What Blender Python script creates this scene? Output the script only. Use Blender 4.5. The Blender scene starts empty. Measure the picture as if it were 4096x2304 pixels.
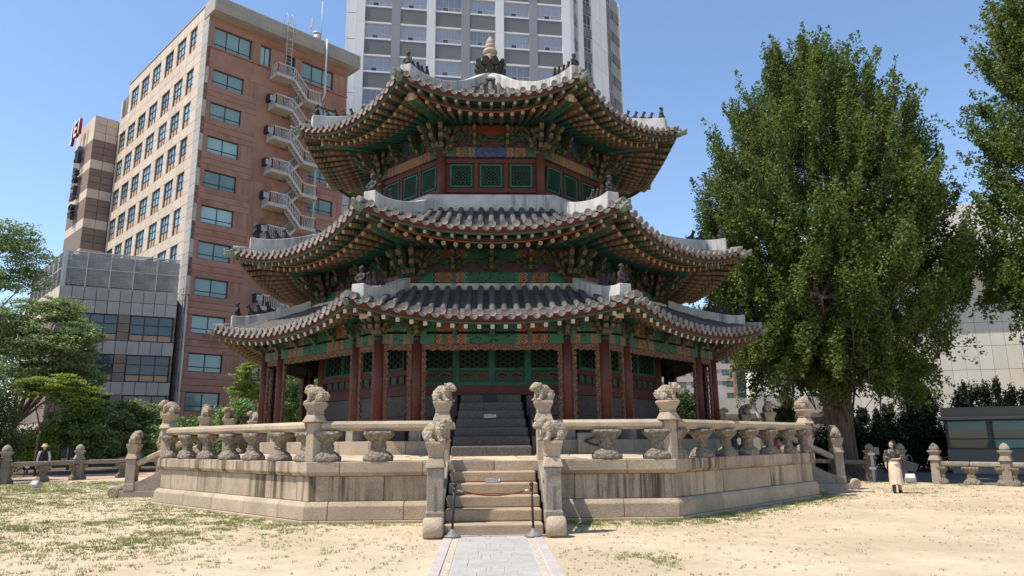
import bpy, bmesh, math, random
import numpy as np
from mathutils import Matrix, Vector
random.seed(7); RNG = np.random.default_rng(11)
SC = bpy.context.scene
COL = SC.collection
R = math.radians
sin, cos, pi = math.sin, math.cos, math.pi

# ---------------------------------------------------------------- camera, sky, sun, exposure
cam_d = bpy.data.cameras.new('camera'); cam = bpy.data.objects.new('camera', cam_d); COL.objects.link(cam)
cam_d.sensor_width = 36; cam_d.lens = 25.14; cam_d.clip_start = .1; cam_d.clip_end = 3000
_r = Vector((0.999383, -0.034169, -0.008172)); _u = Vector((0.000858, -0.208797, 0.977959)); _f = Vector((0.035122, 0.977362, 0.208639))
mw = Matrix((( _r.x, _u.x, -_f.x, -0.1349), (_r.y, _u.y, -_f.y, -24.9452), (_r.z, _u.z, -_f.z, 1.65), (0, 0, 0, 1)))
cam.matrix_world = mw
SC.camera = cam
SUN_EL, SUN_A = R(62), R(18)          # sun stands left of the picture and a little towards the viewer
TO_SUN = Vector((-cos(SUN_EL) * cos(SUN_A), -cos(SUN_EL) * sin(SUN_A), sin(SUN_EL)))
world = bpy.data.worlds.new('World'); SC.world = world; world.use_nodes = True
wn = world.node_tree.nodes; wl = world.node_tree.links
bg = wn['Background']; sky = wn.new('ShaderNodeTexSky'); sky.sky_type = 'NISHITA'; sky.sun_disc = False
sky.sun_elevation = SUN_EL; sky.sun_rotation = math.atan2(TO_SUN.x, TO_SUN.y); sky.altitude = 50
sky.air_density = 1.0; sky.dust_density = .35; sky.ozone_density = 1.8
hs_ = wn.new('ShaderNodeHueSaturation'); hs_.inputs['Saturation'].default_value = 1.04; wl.new(sky.outputs[0], hs_.inputs['Color']); wl.new(hs_.outputs[0], bg.inputs[0]); bg.inputs[1].default_value = .15
sun_d = bpy.data.lights.new('sun', 'SUN'); sun_d.energy = 4.3; sun_d.angle = R(.5); sun_d.color = (1, .93, .82)
sun = bpy.data.objects.new('sun', sun_d); COL.objects.link(sun)
sun.rotation_euler = TO_SUN.to_track_quat('Z', 'Y').to_euler(); sun.location = (-40, -20, 80)
SC.view_settings.view_transform = 'Standard'; SC.view_settings.look = 'None'; SC.view_settings.exposure = 0.6; SC.view_settings.gamma = 1
SC.render.engine = 'CYCLES'; SC.cycles.max_bounces = 6; SC.cycles.transparent_max_bounces = 8
SC.cycles.use_denoising = True; SC.cycles.sample_clamp_indirect = 6

# ---------------------------------------------------------------- helpers
def tag(o, label=None, cat=None, group=None, kind=None):
    if label: o['label'] = label
    if cat: o['category'] = cat
    if group: o['group'] = group
    if kind: o['kind'] = kind
    return o
def empty(name, loc=(0, 0, 0), rz=0, label=None, cat=None, group=None):
    o = bpy.data.objects.new(name, None); COL.objects.link(o); o.location = loc; o.rotation_euler.z = rz
    o.empty_display_size = .2
    return tag(o, label, cat, group)
def put(name, me, parent=None, loc=(0, 0, 0), rot=None, scale=None, mtx=None, kind=None):
    o = bpy.data.objects.new(name, me); COL.objects.link(o)
    if mtx is not None: o.matrix_basis = mtx
    else:
        o.location = loc
        if rot is not None: o.rotation_euler = rot
        if scale is not None: o.scale = scale
    if parent is not None: o.parent = parent
    if kind: o['kind'] = kind
    return o
def copy_tree(o, parent=None):
    c = o.copy(); COL.objects.link(c); c.parent = parent
    for ch in list(o.children): copy_tree(ch, c)
    return c
class MB:
    def __init__(s): s.v = []; s.f = []; s.m = []; s.sm = []
    def add(s, vs, fs, mi=0, smooth=False):
        b = len(s.v); s.v += [tuple(v) for v in vs]
        for f in fs: s.f.append(tuple(i + b for i in f)); s.m.append(mi); s.sm.append(smooth)
        return s
    def box(s, x0, x1, y0, y1, z0, z1, mi=0, mtx=None):
        vs = [Vector(p) for p in ((x0, y0, z0), (x1, y0, z0), (x1, y1, z0), (x0, y1, z0), (x0, y0, z1), (x1, y0, z1), (x1, y1, z1), (x0, y1, z1))]
        if mtx: vs = [mtx @ v for v in vs]
        return s.add(vs, ((3, 2, 1, 0), (4, 5, 6, 7), (0, 1, 5, 4), (1, 2, 6, 5), (2, 3, 7, 6), (3, 0, 4, 7)), mi)
    def bar(s, a, b, w, h, mi=0, up=(0, 0, 1)):
        a = Vector(a); b = Vector(b); d = b - a; L = d.length
        if L < 1e-6: return s
        d.normalize(); up = Vector(up)
        if abs(d.dot(up)) > .99: up = Vector((1, 0, 0))
        x = d.cross(up).normalized(); y = x.cross(d)
        vs = [p + x * (w / 2 * i) + y * (h / 2 * j) for p in (a, b) for i, j in ((-1, -1), (1, -1), (1, 1), (-1, 1))]
        return s.add(vs, ((3, 2, 1, 0), (4, 5, 6, 7), (0, 1, 5, 4), (1, 2, 6, 5), (2, 3, 7, 6), (3, 0, 4, 7)), mi)
    def tube(s, pts, rad, n=8, mi=0, caps=True, smooth=True, capmi=None):
        pts = [Vector(p) for p in pts]; N = len(pts)
        if not hasattr(rad, '__len__'): rad = [rad] * N
        prev = None; vs = []
        for i, p in enumerate(pts):
            d = (pts[min(i + 1, N - 1)] - pts[max(i - 1, 0)]).normalized()
            if prev is None:
                a = Vector((0, 0, 1)) if abs(d.z) < .9 else Vector((1, 0, 0)); x = d.cross(a).normalized()
            else:
                x = (prev - d * prev.dot(d)).normalized()
            prev = x; y = d.cross(x)
            vs += [p + (x * cos(2 * pi * k / n) + y * sin(2 * pi * k / n)) * rad[i] for k in range(n)]
        fs = [(i * n + k, i * n + (k + 1) % n, (i + 1) * n + (k + 1) % n, (i + 1) * n + k) for i in range(N - 1) for k in range(n)]
        s.add(vs, fs, mi, smooth)
        if caps:
            b = len(s.v) - len(vs)
            s.f += [tuple(b + k for k in reversed(range(n))), tuple(b + (N - 1) * n + k for k in range(n))]
            s.m += [capmi if capmi is not None else mi] * 2; s.sm += [False] * 2
        return s
    def lathe(s, prof, n=16, c=(0, 0, 0), mi=0, smooth=True, sx=1, sy=1, power=2, rot=0):
        # prof = [(r, z)]; power > 2 squares the section
        vs = []
        for r_, z in prof:
            for k in range(n):
                a = 2 * pi * k / n + rot; ca, sa = cos(a), sin(a)
                q = (abs(ca) ** power + abs(sa) ** power) ** (-1 / power)
                vs.append((c[0] + r_ * sx * ca * q, c[1] + r_ * sy * sa * q, c[2] + z))
        N = len(prof)
        fs = [(i * n + k, i * n + (k + 1) % n, (i + 1) * n + (k + 1) % n, (i + 1) * n + k) for i in range(N - 1) for k in range(n)]
        s.add(vs, fs, mi, smooth)
        b = len(s.v) - len(vs)
        s.f += [tuple(b + k for k in reversed(range(n))), tuple(b + (N - 1) * n + k for k in range(n))]; s.m += [mi] * 2; s.sm += [False] * 2
        return s
    def prism(s, poly, y0, y1, mi=0, rim=None, mtx=None):
        # polygon in x,z extruded along y; rim = material of the side faces
        n = len(poly); rim = mi if rim is None else rim
        vs = [Vector((x, y0, z)) for x, z in poly] + [Vector((x, y1, z)) for x, z in poly]
        if mtx: vs = [mtx @ v for v in vs]
        s.add(vs, [tuple(range(n)), tuple(reversed(range(n, 2 * n)))], mi)
        b = len(s.v) - 2 * n
        for i in range(n):
            j = (i + 1) % n; s.f.append((b + j, b + i, b + n + i, b + n + j)); s.m.append(rim); s.sm.append(False)
        return s
    def ell(s, c, r_, n=10, m=6, mi=0, rot=None):
        vs = []; fs = []
        M3 = rot.to_matrix() if rot else None
        for i in range(1, m):
            t = pi * i / m
            for k in range(n):
                p = 2 * pi * k / n; v = Vector((r_[0] * sin(t) * cos(p), r_[1] * sin(t) * sin(p), r_[2] * cos(t)))
                if M3: v = M3 @ v
                vs.append(Vector(c) + v)
        tp = Vector((0, 0, r_[2])); 
        if M3: tp = M3 @ tp
        vs += [Vector(c) + tp, Vector(c) - tp]
        for i in range(m - 2):
            for k in range(n): fs.append((i * n + k, (i + 1) * n + k, (i + 1) * n + (k + 1) % n, i * n + (k + 1) % n))
        T = (m - 1) * n
        for k in range(n): fs.append((T, k, (k + 1) % n)); fs.append((T + 1, (m - 2) * n + (k + 1) % n, (m - 2) * n + k))
        return s.add(vs, fs, mi, True)
    def mesh(s, name, mats):
        me = bpy.data.meshes.new(name); me.from_pydata(s.v, [], s.f)
        for m in (mats if isinstance(mats, (list, tuple)) else [mats]): me.materials.append(m)
        me.polygons.foreach_set('material_index', s.m); me.polygons.foreach_set('use_smooth', s.sm)
        me.update(); return me
    def obj(s, name, mats, parent=None, kind=None, **kw): return put(name, s.mesh(name, mats), parent, kind=kind, **kw)
def bevel(o, w=.01, seg=1):
    m = o.modifiers.new('bevel', 'BEVEL'); m.width = w; m.segments = seg; m.limit_method = 'ANGLE'; m.angle_limit = R(35); return o
def remesh(mb, voxel, name, mats, smooth_it=4, disp=None):
    # fuse overlapping lumps into one continuous skin
    me = mb.mesh(name + '_raw', mats); o = bpy.data.objects.new('tmp', me); COL.objects.link(o)
    m = o.modifiers.new('r', 'REMESH'); m.mode = 'VOXEL'; m.voxel_size = voxel; m.use_smooth_shade = True
    m2 = o.modifiers.new('s', 'SMOOTH'); m2.iterations = smooth_it; m2.factor = .5
    dg = bpy.context.evaluated_depsgraph_get(); dg.update()
    out = bpy.data.meshes.new_from_object(o.evaluated_get(dg)); out.name = name
    bpy.data.objects.remove(o); bpy.data.meshes.remove(me)
    if disp:
        n = len(out.vertices); co = np.empty(n * 3); out.vertices.foreach_get('co', co); co = co.reshape(-1, 3)
        no = np.empty(n * 3); out.vertices.foreach_get('normal', no); no = no.reshape(-1, 3)
        co += no * disp(co)[:, None]; out.vertices.foreach_set('co', co.ravel()); out.update()
    return out

# ---------------------------------------------------------------- materials
def newmat(name):
    m = bpy.data.materials.new(name); m.use_nodes = True; nt = m.node_tree; b = nt.nodes['Principled BSDF']
    return m, nt.nodes, nt.links, b
def math_n(N, L, op, a, b=None, c=None):
    n = N.new('ShaderNodeMath'); n.operation = op
    for i, v in enumerate((a, b, c)):
        if v is None: continue
        if isinstance(v, (int, float)): n.inputs[i].default_value = v
        else: L.new(v, n.inputs[i])
    return n.outputs[0]
def mixc(N, L, fac, a, b, mode='MIX'):
    n = N.new('ShaderNodeMix'); n.data_type = 'RGBA'; n.blend_type = mode
    for sock, v in ((n.inputs[0], fac), (n.inputs[6], a), (n.inputs[7], b)):
        if isinstance(v, (int, float)): sock.default_value = v
        elif isinstance(v, tuple): sock.default_value = v if len(v) == 4 else (*v, 1)
        else: L.new(v, sock)
    return n.outputs[2]
def noise(N, L, vec, scale, detail=4, rough=.55, out=0):
    n = N.new('ShaderNodeTexNoise'); n.inputs['Scale'].default_value = scale; n.inputs['Detail'].default_value = detail; n.inputs['Roughness'].default_value = rough
    if vec is not None: L.new(vec, n.inputs['Vector'])
    return n.outputs[out]
def ramp(N, L, fac, stops, mode='LINEAR'):
    n = N.new('ShaderNodeValToRGB'); n.color_ramp.interpolation = mode; cr = n.color_ramp
    while len(cr.elements) < len(stops): cr.elements.new(.5)
    for e, (p, c) in zip(cr.elements, stops): e.position = p; e.color = (*c, 1) if len(c) == 3 else c
    L.new(fac, n.inputs[0]); return n.outputs[0]
def maprange(N, L, v, a, b, c=0, d=1):
    n = N.new('ShaderNodeMapRange'); L.new(v, n.inputs[0])
    for i, x in enumerate((a, b, c, d)): n.inputs[i + 1].default_value = x
    return n.outputs[0]
def coords(N, L, space='Object', scale=(1, 1, 1), rnd=0):
    tc = N.new('ShaderNodeTexCoord'); out = tc.outputs[space]
    mp = N.new('ShaderNodeMapping'); mp.inputs['Scale'].default_value = scale; L.new(out, mp.inputs['Vector'])
    if rnd:
        oi = N.new('ShaderNodeObjectInfo'); m = math_n(N, L, 'MULTIPLY', oi.outputs['Random'], float(rnd))
        cb = N.new('ShaderNodeCombineXYZ')
        for i in range(3): L.new(m, cb.inputs[i])
        L.new(cb.outputs[0], mp.inputs['Location'])
    return mp.outputs[0]
def mat(name, col, rough=.8, amt=.25, scale=3., col2=None, bump=0., bscale=30., rv=0., spec=.3, metal=0., streak=0., speck=0., streakcol=(.05, .04, .03), rnd=37):
    m, N, L, b = newmat(name)
    v = coords(N, L, rnd=rnd)
    c1 = tuple(x * (1 - amt) for x in col); c2 = tuple(min(1, x * (1 + amt)) for x in col) if col2 is None else col2
    f = maprange(N, L, noise(N, L, v, scale, 6, .6), .3, .7)
    c = mixc(N, L, f, c1, c2)
    if speck:
        sp = noise(N, L, v, 42, 3, .75); sp2 = noise(N, L, v, 5.5, 6, .75); c = mixc(N, L, maprange(N, L, sp2, .52, .72, 0, min(1, speck * 1.9)), c, tuple(x * .38 for x in col)); c = mixc(N, L, maprange(N, L, sp, .35, .65, -speck, speck), c, (0, 0, 0), 'MIX') if False else mixc(N, L, maprange(N, L, sp, .3, .7), mixc(N, L, speck, c, (0, 0, 0)), mixc(N, L, speck * .5, c, (1, 1, .95)))
    if streak:
        vs = coords(N, L, scale=(2.2, 2.2, .12), rnd=rnd); s = noise(N, L, vs, 2.2, 5, .65)
        big = noise(N, L, v, .55, 2, .5)
        k = math_n(N, L, 'MULTIPLY', maprange(N, L, s, .46, .62), maprange(N, L, big, .38, .56))
        k = math_n(N, L, 'MULTIPLY', k, streak); c = mixc(N, L, k, c, streakcol)
    if rv:
        oi = N.new('ShaderNodeObjectInfo'); k = maprange(N, L, oi.outputs['Random'], 0, 1, 1 - rv, 1 + rv)
        hs = N.new('ShaderNodeHueSaturation'); L.new(k, hs.inputs['Value']); L.new(c, hs.inputs['Color']); c = hs.outputs[0]
    L.new(c, b.inputs['Base Color']); b.inputs['Roughness'].default_value = rough; b.inputs['Specular IOR Level'].default_value = spec; b.inputs['Metallic'].default_value = metal
    if bump:
        bn = N.new('ShaderNodeBump'); bn.inputs['Strength'].default_value = bump; bn.inputs['Distance'].default_value = .02
        L.new(noise(N, L, v, bscale, 4, .65), bn.inputs['Height']); L.new(bn.outputs[0], b.inputs['Normal'])
    return m
def glass_mat(name, col, rough=.08, curtain=None, spec=.6):
    m, N, L, b = newmat(name); v = coords(N, L, 'Object', rnd=91)
    oi = N.new('ShaderNodeObjectInfo'); kk = math_n(N, L, 'ADD', math_n(N, L, 'MULTIPLY', oi.outputs['Random'], .65), math_n(N, L, 'MULTIPLY', noise(N, L, v, .7, 2), .35))
    c = mixc(N, L, maprange(N, L, kk, .1, .9), tuple(x * .45 for x in col), tuple(min(1, x * 1.35) for x in col))
    if curtain:
        w = N.new('ShaderNodeTexWave'); w.inputs['Scale'].default_value = 4.5; w.inputs['Distortion'].default_value = 1.5; L.new(v, w.inputs['Vector'])
        c = mixc(N, L, maprange(N, L, w.outputs['Fac'], .1, .9, .35, .95), c, curtain)
    L.new(c, b.inputs['Base Color']); b.inputs['Roughness'].default_value = rough; b.inputs['Specular IOR Level'].default_value = spec; return m

GRANITE = mat('granite', (.42, .31, .20), .9, .24, 1.1, bump=1., bscale=38, rv=.09, speck=.28)
GRANITE_ST = mat('granite_stained', (.42, .31, .20), .9, .24, 1.0, bump=1., bscale=38, rv=.13, speck=.28, streak=.95, streakcol=(.075, .055, .035))
GRANITE_W = mat('granite_warm', (.38, .26, .155), .9, .2, 1.2, bump=.6, bscale=45, rv=.06, speck=.22)
GRANITE_SHADE = mat('granite_shaded', (.064, .043, .029), .9, .3, 2.2, bump=.5, bscale=30, rv=.12, speck=.25)  # granite with the shade under the eaves put into its colour
GRANITE_G = mat('granite_weathered', (.25, .195, .14), .9, .3, 2.2, bump=.5, bscale=38, rv=.12, speck=.3)
MORTAR = mat('joint_earth', (.10, .08, .06), .95, .3, 6)
def carved_mat(name='carved_granite', ca=(.36, .285, .205), cb=(.17, .135, .10), sc=13, bs=.9):
    m, N, L, b = newmat(name); v = coords(N, L, rnd=37); vo = N.new('ShaderNodeTexVoronoi'); vo.inputs['Scale'].default_value = sc; L.new(v, vo.inputs['Vector'])
    n1 = noise(N, L, v, 4, 6, .7); n2 = noise(N, L, v, 42, 3, .75)
    c = mixc(N, L, maprange(N, L, n1, .35, .68), ca, cb); c = mixc(N, L, maprange(N, L, n2, .3, .7), mixc(N, L, .28, c, (0, 0, 0)), mixc(N, L, .12, c, (1, 1, .9)))
    c = mixc(N, L, maprange(N, L, vo.outputs['Distance'], .35, .7, 0, .5), c, (.10, .08, .06)); L.new(c, b.inputs['Base Color']); b.inputs['Roughness'].default_value = .92; b.inputs['Specular IOR Level'].default_value = .2
    f = math_n(N, L, 'ADD', math_n(N, L, 'FRACT', math_n(N, L, 'MULTIPLY', vo.outputs['Distance'], 2.6)), n2)
    bn = N.new('ShaderNodeBump'); bn.inputs['Strength'].default_value = bs; bn.inputs['Distance'].default_value = .025; L.new(f, bn.inputs['Height']); L.new(bn.outputs[0], b.inputs['Normal']); return m
GRANITE_C = carved_mat(); GRANITE_B = carved_mat('curled_granite', (.47, .365, .255), (.36, .28, .19), 24, .45)
REDWOOD = mat('red_lacquer_wood', (.135, .028, .018), .55, .35, 5, col2=(.10, .034, .024), bump=.15, bscale=12, rv=.1)
REDDARK = mat('dark_red_wood', (.07, .015, .011), .6, .35, 4, rv=.1)
GREEN = mat('green_painted_wood', (.024, .10, .07), .6, .3, 3, rv=.1, bump=.1)
GREEN_L = mat('green_worn_paint', (.034, .088, .062), .65, .35, 5, col2=(.018, .056, .038), rv=.1)
TAN = mat('salmon_trim', (.125, .08, .055), .7, .3, 8)
CREAM = mat('cream_plaster', (.45, .38, .27), .8, .2, 3)
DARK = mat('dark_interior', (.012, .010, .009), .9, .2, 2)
TILE = mat('grey_roof_tile', (.056, .049, .043), .75, .35, 5, rv=.28, bump=.25, bscale=14, speck=.12)
TILE_L = mat('pale_roof_tile', (.19, .162, .138), .8, .35, 6, rv=.22, bump=.3, bscale=14, speck=.15)
PLASTER = mat('lime_plaster', (.47, .45, .41), .85, .22, 2.3, bump=.25, bscale=16, streak=.8, streakcol=(.16, .155, .15))
FIGURE = mat('dark_fired_clay', (.035, .028, .026), .7, .4, 12, bump=.2)
IRON = mat('dark_iron', (.05, .047, .045), .45, .2, 5, metal=.6)
ORANGE = mat('orange_line', (.28, .075, .03), .6, .2, 5)
FASCIA = mat('red_fascia', (.085, .02, .013), .65, .25, 6)
# ================================================================ ground, path, lawn
T8 = math.tan(R(22.5))
def frame(k):
    a = R(-90 + 45 * k); return Vector((cos(a), sin(a), 0)), Vector((-sin(a), cos(a), 0))
def oct_pt(k, u, d, z):
    n, t = frame(k); p = n * d + t * u; return Vector((p.x, p.y, z))
def corner_pt(j, Rr, z):                       # j = -1 front-left, 0 front-right, 1 right ...
    a = R(-67.5 + 45 * j); return Vector((Rr * cos(a), Rr * sin(a), z))
def smooth(a, b, x):
    t = np.clip((x - a) / (b - a), 0, 1); return t * t * (3 - 2 * t)
def vnoise(x, y, s, seed=0):                   # cheap value noise for scattering
    x = np.asarray(x) * s; y = np.asarray(y) * s; xi = np.floor(x).astype(int); yi = np.floor(y).astype(int); fx = x - xi; fy = y - yi
    def h(i, j):
        n = (i * 374761393 + j * 668265263 + seed * 974711) & 0x7fffffff; n = ((n ^ (n >> 13)) * 1274126177) & 0x7fffffff
        return ((n ^ (n >> 16)) & 0xffff) / 65535.
    fx = fx * fx * (3 - 2 * fx); fy = fy * fy * (3 - 2 * fy)
    return (h(xi, yi) * (1 - fx) + h(xi + 1, yi) * fx) * (1 - fy) + (h(xi, yi + 1) * (1 - fx) + h(xi + 1, yi + 1) * fx) * fy
def sand_mat():
    m, N, L, b = newmat('sandy_ground'); v = coords(N, L)
    f = maprange(N, L, noise(N, L, v, .35, 6, .65), .38, .62)
    c = mixc(N, L, f, (.38, .295, .195), (.53, .43, .30))
    c = mixc(N, L, maprange(N, L, noise(N, L, v, 2.2, 5, .65), .42, .70, 0, .7), c, (.36, .275, .18))
    c = mixc(N, L, maprange(N, L, noise(N, L, v, 45, 3, .7), .3, .7, 0, .35), c, (.60, .50, .36))
    c = mixc(N, L, maprange(N, L, noise(N, L, v, 7, 5, .8), .57, .68, 0, .7), c, (.22, .165, .10))
    vs = coords(N, L, scale=(1, .45, 1)); c = mixc(N, L, maprange(N, L, noise(N, L, vs, 5, 6, .8), .6, .66, 0, .55), c, (.19, .16, .085))
    L.new(c, b.inputs['Base Color']); b.inputs['Roughness'].default_value = .95; b.inputs['Specular IOR Level'].default_value = .1
    bn = N.new('ShaderNodeBump'); bn.inputs['Strength'].default_value = .5; bn.inputs['Distance'].default_value = .03
    L.new(noise(N, L, v, 14, 6, .7), bn.inputs['Height']); L.new(bn.outputs[0], b.inputs['Normal']); return m
SAND = sand_mat()
g = MB(); S_ = 700.
g.add([(-S_, -S_, 0), (S_, -S_, 0), (S_, S_, 0), (-S_, S_, 0)], [(0, 1, 2, 3)])
tag(g.obj('ground', SAND), 'pale sandy courtyard ground', kind='structure')
# walks beyond the low fences
PINK = mat('pinkish_asphalt', (.42, .28, .20), .9, .15, 2, bump=.2, speck=.15)
ASPH = mat('grey_asphalt', (.12, .115, .11), .9, .2, 2, bump=.3, speck=.15)
SOIL = mat('planting_soil', (.10, .075, .05), .95, .3, 3, bump=.4)
def sheet(name, pts, z, m, label):
    b = MB(); b.add([(x, y, z) for x, y in pts], [tuple(range(len(pts)))]); return tag(b.obj(name, m), label, kind='structure')
sheet('path', [(-22.2, 3), (-19.2, 11.6), (-11.5, 24), (-15, 27.5), (-24, 17.5), (-27.5, 6)], .004, PINK, 'pinkish paved walk behind the low stone fence')
sheet('soil_bed', [(-26.0, 3), (-23.6, 15), (-14, 26.5), (-12, 70), (-90, 70), (-90, 3)], .008, SOIL, 'dark soil bed under the trees and shrubs')
sheet('road', [(14.6, 4.2), (16.4, 1.4), (18.2, -.9), (40, -9), (40, 12), (12, 12), (12, 6.5)], .004, ASPH, 'grey asphalt drive beside the kiosk')
sheet('soil_bed', [(11, 10.2), (40, 10.2), (40, 22), (11, 22)], .010, SOIL, 'dark soil strip under the hedge')

# paved path to the stairs
SLAB = mat('grey_granite_paver', (.37, .35, .32), .85, .1, 3, bump=.2, bscale=60, rv=.07, speck=.2)
KERB = mat('pinkish_kerb_stone', (.43, .37, .345), .85, .1, 3, bump=.2, bscale=60, rv=.06, speck=.2)
GRAVEL = mat('cream_pebble_strip', (.52, .44, .34), .9, .3, 18, bump=1., bscale=40, speck=.3)
pth = tag(empty('path', (0, -14, 0)), 'grey stone paved path leading up to the front stairs', kind='structure'); pth.location = (0, 0, 0)
XO = -.03
def slab(name, x0, x1, y0, y1, z, m, par, j=.0):
    b = MB(); b.box(x0 + .004, x1 - .004, y0 + .004, y1 - .004, -.05, z + random.uniform(-.002, .002), 0)
    return bevel(b.obj(name, m, par), .004)
b = MB(); b.box(XO - .86, XO + .86, -24.5, -11.86, -.06, .012); b.obj('joint_bed', mat('pale_joint_sand', (.62, .58, .50), .95, .1, 4), pth)
y = -11.86; row = 0
while y > -24.4:
    dy = random.choice((.34, .3, .37, .42)); w = 1.16; cuts = sorted([-.58, .58] + [random.uniform(-.4, -.12) + (0.02 if row % 2 else .0), random.uniform(.1, .42)] + ([] if row % 3 else [-.05]))
    for a, c in zip(cuts[:-1], cuts[1:]): slab('paving_slab', XO + a, XO + c, y - dy, y, .025, SLAB, pth)
    y -= dy; row += 1
for sx in (-1, 1):
    y = -11.86
    while y > -24.4:
        dy = random.uniform(.8, 1.1); x0, x1 = sorted((sx * .70, sx * .86)); slab('kerb_stone', XO + x0, XO + x1, y - dy, y, .028, KERB, pth); y -= dy
    x0, x1 = sorted((sx * .582, sx * .698)); slab('pebble_strip', XO + x0, XO + x1, -24.4, -11.86, .02, GRAVEL, pth)
slab('kerb_stone', XO - .95, XO + .95, -11.85, -11.7, .03, KERB, pth)

# ---- grass: thin scattered tufts in the sand, denser along the terrace and on the left lawn
def grass_density(x, y):
    d = np.maximum.reduce([np.abs(np.array([cos(R(-90 + 45 * k)) for k in range(8)])[:, None] * x[None] + np.array([sin(R(-90 + 45 * k)) for k in range(8)])[:, None] * y[None]).max(0)]) - 9.45
    n1 = vnoise(x, y, .55, 1) * .6 + vnoise(x, y, 1.7, 2) * .4; n2 = vnoise(x, y, 4.5, 5)
    foot = np.exp(-((d - .2) / .5) ** 2) * (.5 + .5 * n1) * .9
    left = smooth(-.9, -4.5, x) * smooth(-19.5, -10, y) * (.22 + .78 * smooth(.36, .66, n1)) * .8
    lawn = smooth(-8, -12, x) * smooth(-13, -4, y) * (.45 + .55 * smooth(.3, .6, n1)) * .9
    thin = .05 * smooth(.45, .75, n1) + .012
    patch = np.exp(-(((x - 2.15) / .5) ** 2 + ((y + 14.35) / .8) ** 2) ** 1.5) * .9
    right = smooth(1.2, 1.6, x) * np.exp(-((d - .35) / .55) ** 2) * 1.3 + smooth(8, 13, x) * smooth(-6, -2, y) * .3 * smooth(.45, .65, n1)
    r = np.clip(np.maximum.reduce([foot, left * .8, lawn * .85, thin * 1.3, patch, right]), 0, 1) * (.2 + .8 * smooth(.38, .68, n2))
    r[(d < .02) | ((np.abs(x - XO) < .9) & (y < -11.6)) | ((np.abs(x) < 1.3) & (y < -9) & (y > -12.1))] = 0
    return r
def leaf_mat(name, dark, light, trans=.25, rough=.6, warm=None):
    m = bpy.data.materials.new(name); m.use_nodes = True; N = m.node_tree.nodes; L = m.node_tree.links
    b = N['Principled BSDF']; out = N['Material Output']
    ge = N.new('ShaderNodeNewGeometry'); f = ge.outputs['Random Per Island']
    tc = N.new('ShaderNodeTexCoord'); nz = noise(N, L, tc.outputs['Object'], .5, 2)
    f2 = math_n(N, L, 'ADD', math_n(N, L, 'MULTIPLY', f, .6), math_n(N, L, 'MULTIPLY', maprange(N, L, nz, .3, .7), .4))
    st = [(0, dark), (1, light)] if warm is None else [(0, dark), (.75, light), (1, warm)]
    c = ramp(N, L, f2, st); L.new(c, b.inputs['Base Color']); b.inputs['Roughness'].default_value = rough; b.inputs['Specular IOR Level'].default_value = .25
    tr = N.new('ShaderNodeBsdfTranslucent'); L.new(c, tr.inputs[0]); mx = N.new('ShaderNodeMixShader'); mx.inputs[0].default_value = trans
    L.new(b.outputs[0], mx.inputs[1]); L.new(tr.outputs[0], mx.inputs[2]); L.new(mx.outputs[0], out.inputs[0]); return m
def tri_mesh(name, V, nper, m, kind=None, parent=None):
    # V: (n, nper, 3) faces with nper corners each
    n = V.shape[0]; me = bpy.data.meshes.new(name); me.vertices.add(n * nper); me.vertices.foreach_set('co', V.reshape(-1).astype(np.float32))
    me.loops.add(n * nper); me.loops.foreach_set('vertex_index', np.arange(n * nper, dtype=np.int32))
    me.polygons.add(n); me.polygons.foreach_set('loop_start', np.arange(0, n * nper, nper, dtype=np.int32))
    me.materials.append(m); me.update(calc_edges=True); me.validate()
    return put(name, me, parent, kind=kind)
GRASS = leaf_mat('grass_blades', (.13, .15, .045), (.27, .30, .095), .3, warm=(.40, .36, .17))
def blades(n_try, xr, yr, hmin, hmax, wid, dens, clump=1, rad=0):
    x = RNG.uniform(*xr, n_try); y = RNG.uniform(*yr, n_try); k = RNG.random(n_try) < dens(x, y); x = x[k]; y = y[k]
    x = np.repeat(x, clump) + RNG.normal(0, rad, len(x) * clump) if clump > 1 else x; y = np.repeat(y, clump) + RNG.normal(0, rad, len(y) * clump) if clump > 1 else y
    n = len(x); a = RNG.uniform(0, 2 * pi, n); h = RNG.uniform(hmin, hmax, n); ln = RNG.uniform(.2, 1.1, n) * h; b2 = RNG.uniform(0, 2 * pi, n)
    V = np.zeros((n, 3, 3)); V[:, 0, 0] = x - np.cos(a) * wid; V[:, 0, 1] = y - np.sin(a) * wid; V[:, 1, 0] = x + np.cos(a) * wid; V[:, 1, 1] = y + np.sin(a) * wid
    V[:, 2, 0] = x + np.cos(b2) * ln; V[:, 2, 1] = y + np.sin(b2) * ln; V[:, 2, 2] = h; return V
Vg = np.concatenate([
    blades(60000, (-14, 6), (-21, -8), .015, .05, .006, grass_density, 7, .03),
    blades(110000, (-26, -5), (-13, 9), .015, .05, .011, grass_density, 4, .045),
    blades(50000, (1, 20), (-12, 6), .02, .05, .009, grass_density, 4, .035),
    blades(16000, (-11, 11), (-11.2, -2), .03, .09, .007, lambda x, y: grass_density(x, y) ** 2 * .6, 4, .03)])
go = tri_mesh('grass', Vg, 3, GRASS); tag(go, 'short green grass and weeds scattered over the sand', 'grass', kind='stuff')

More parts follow.
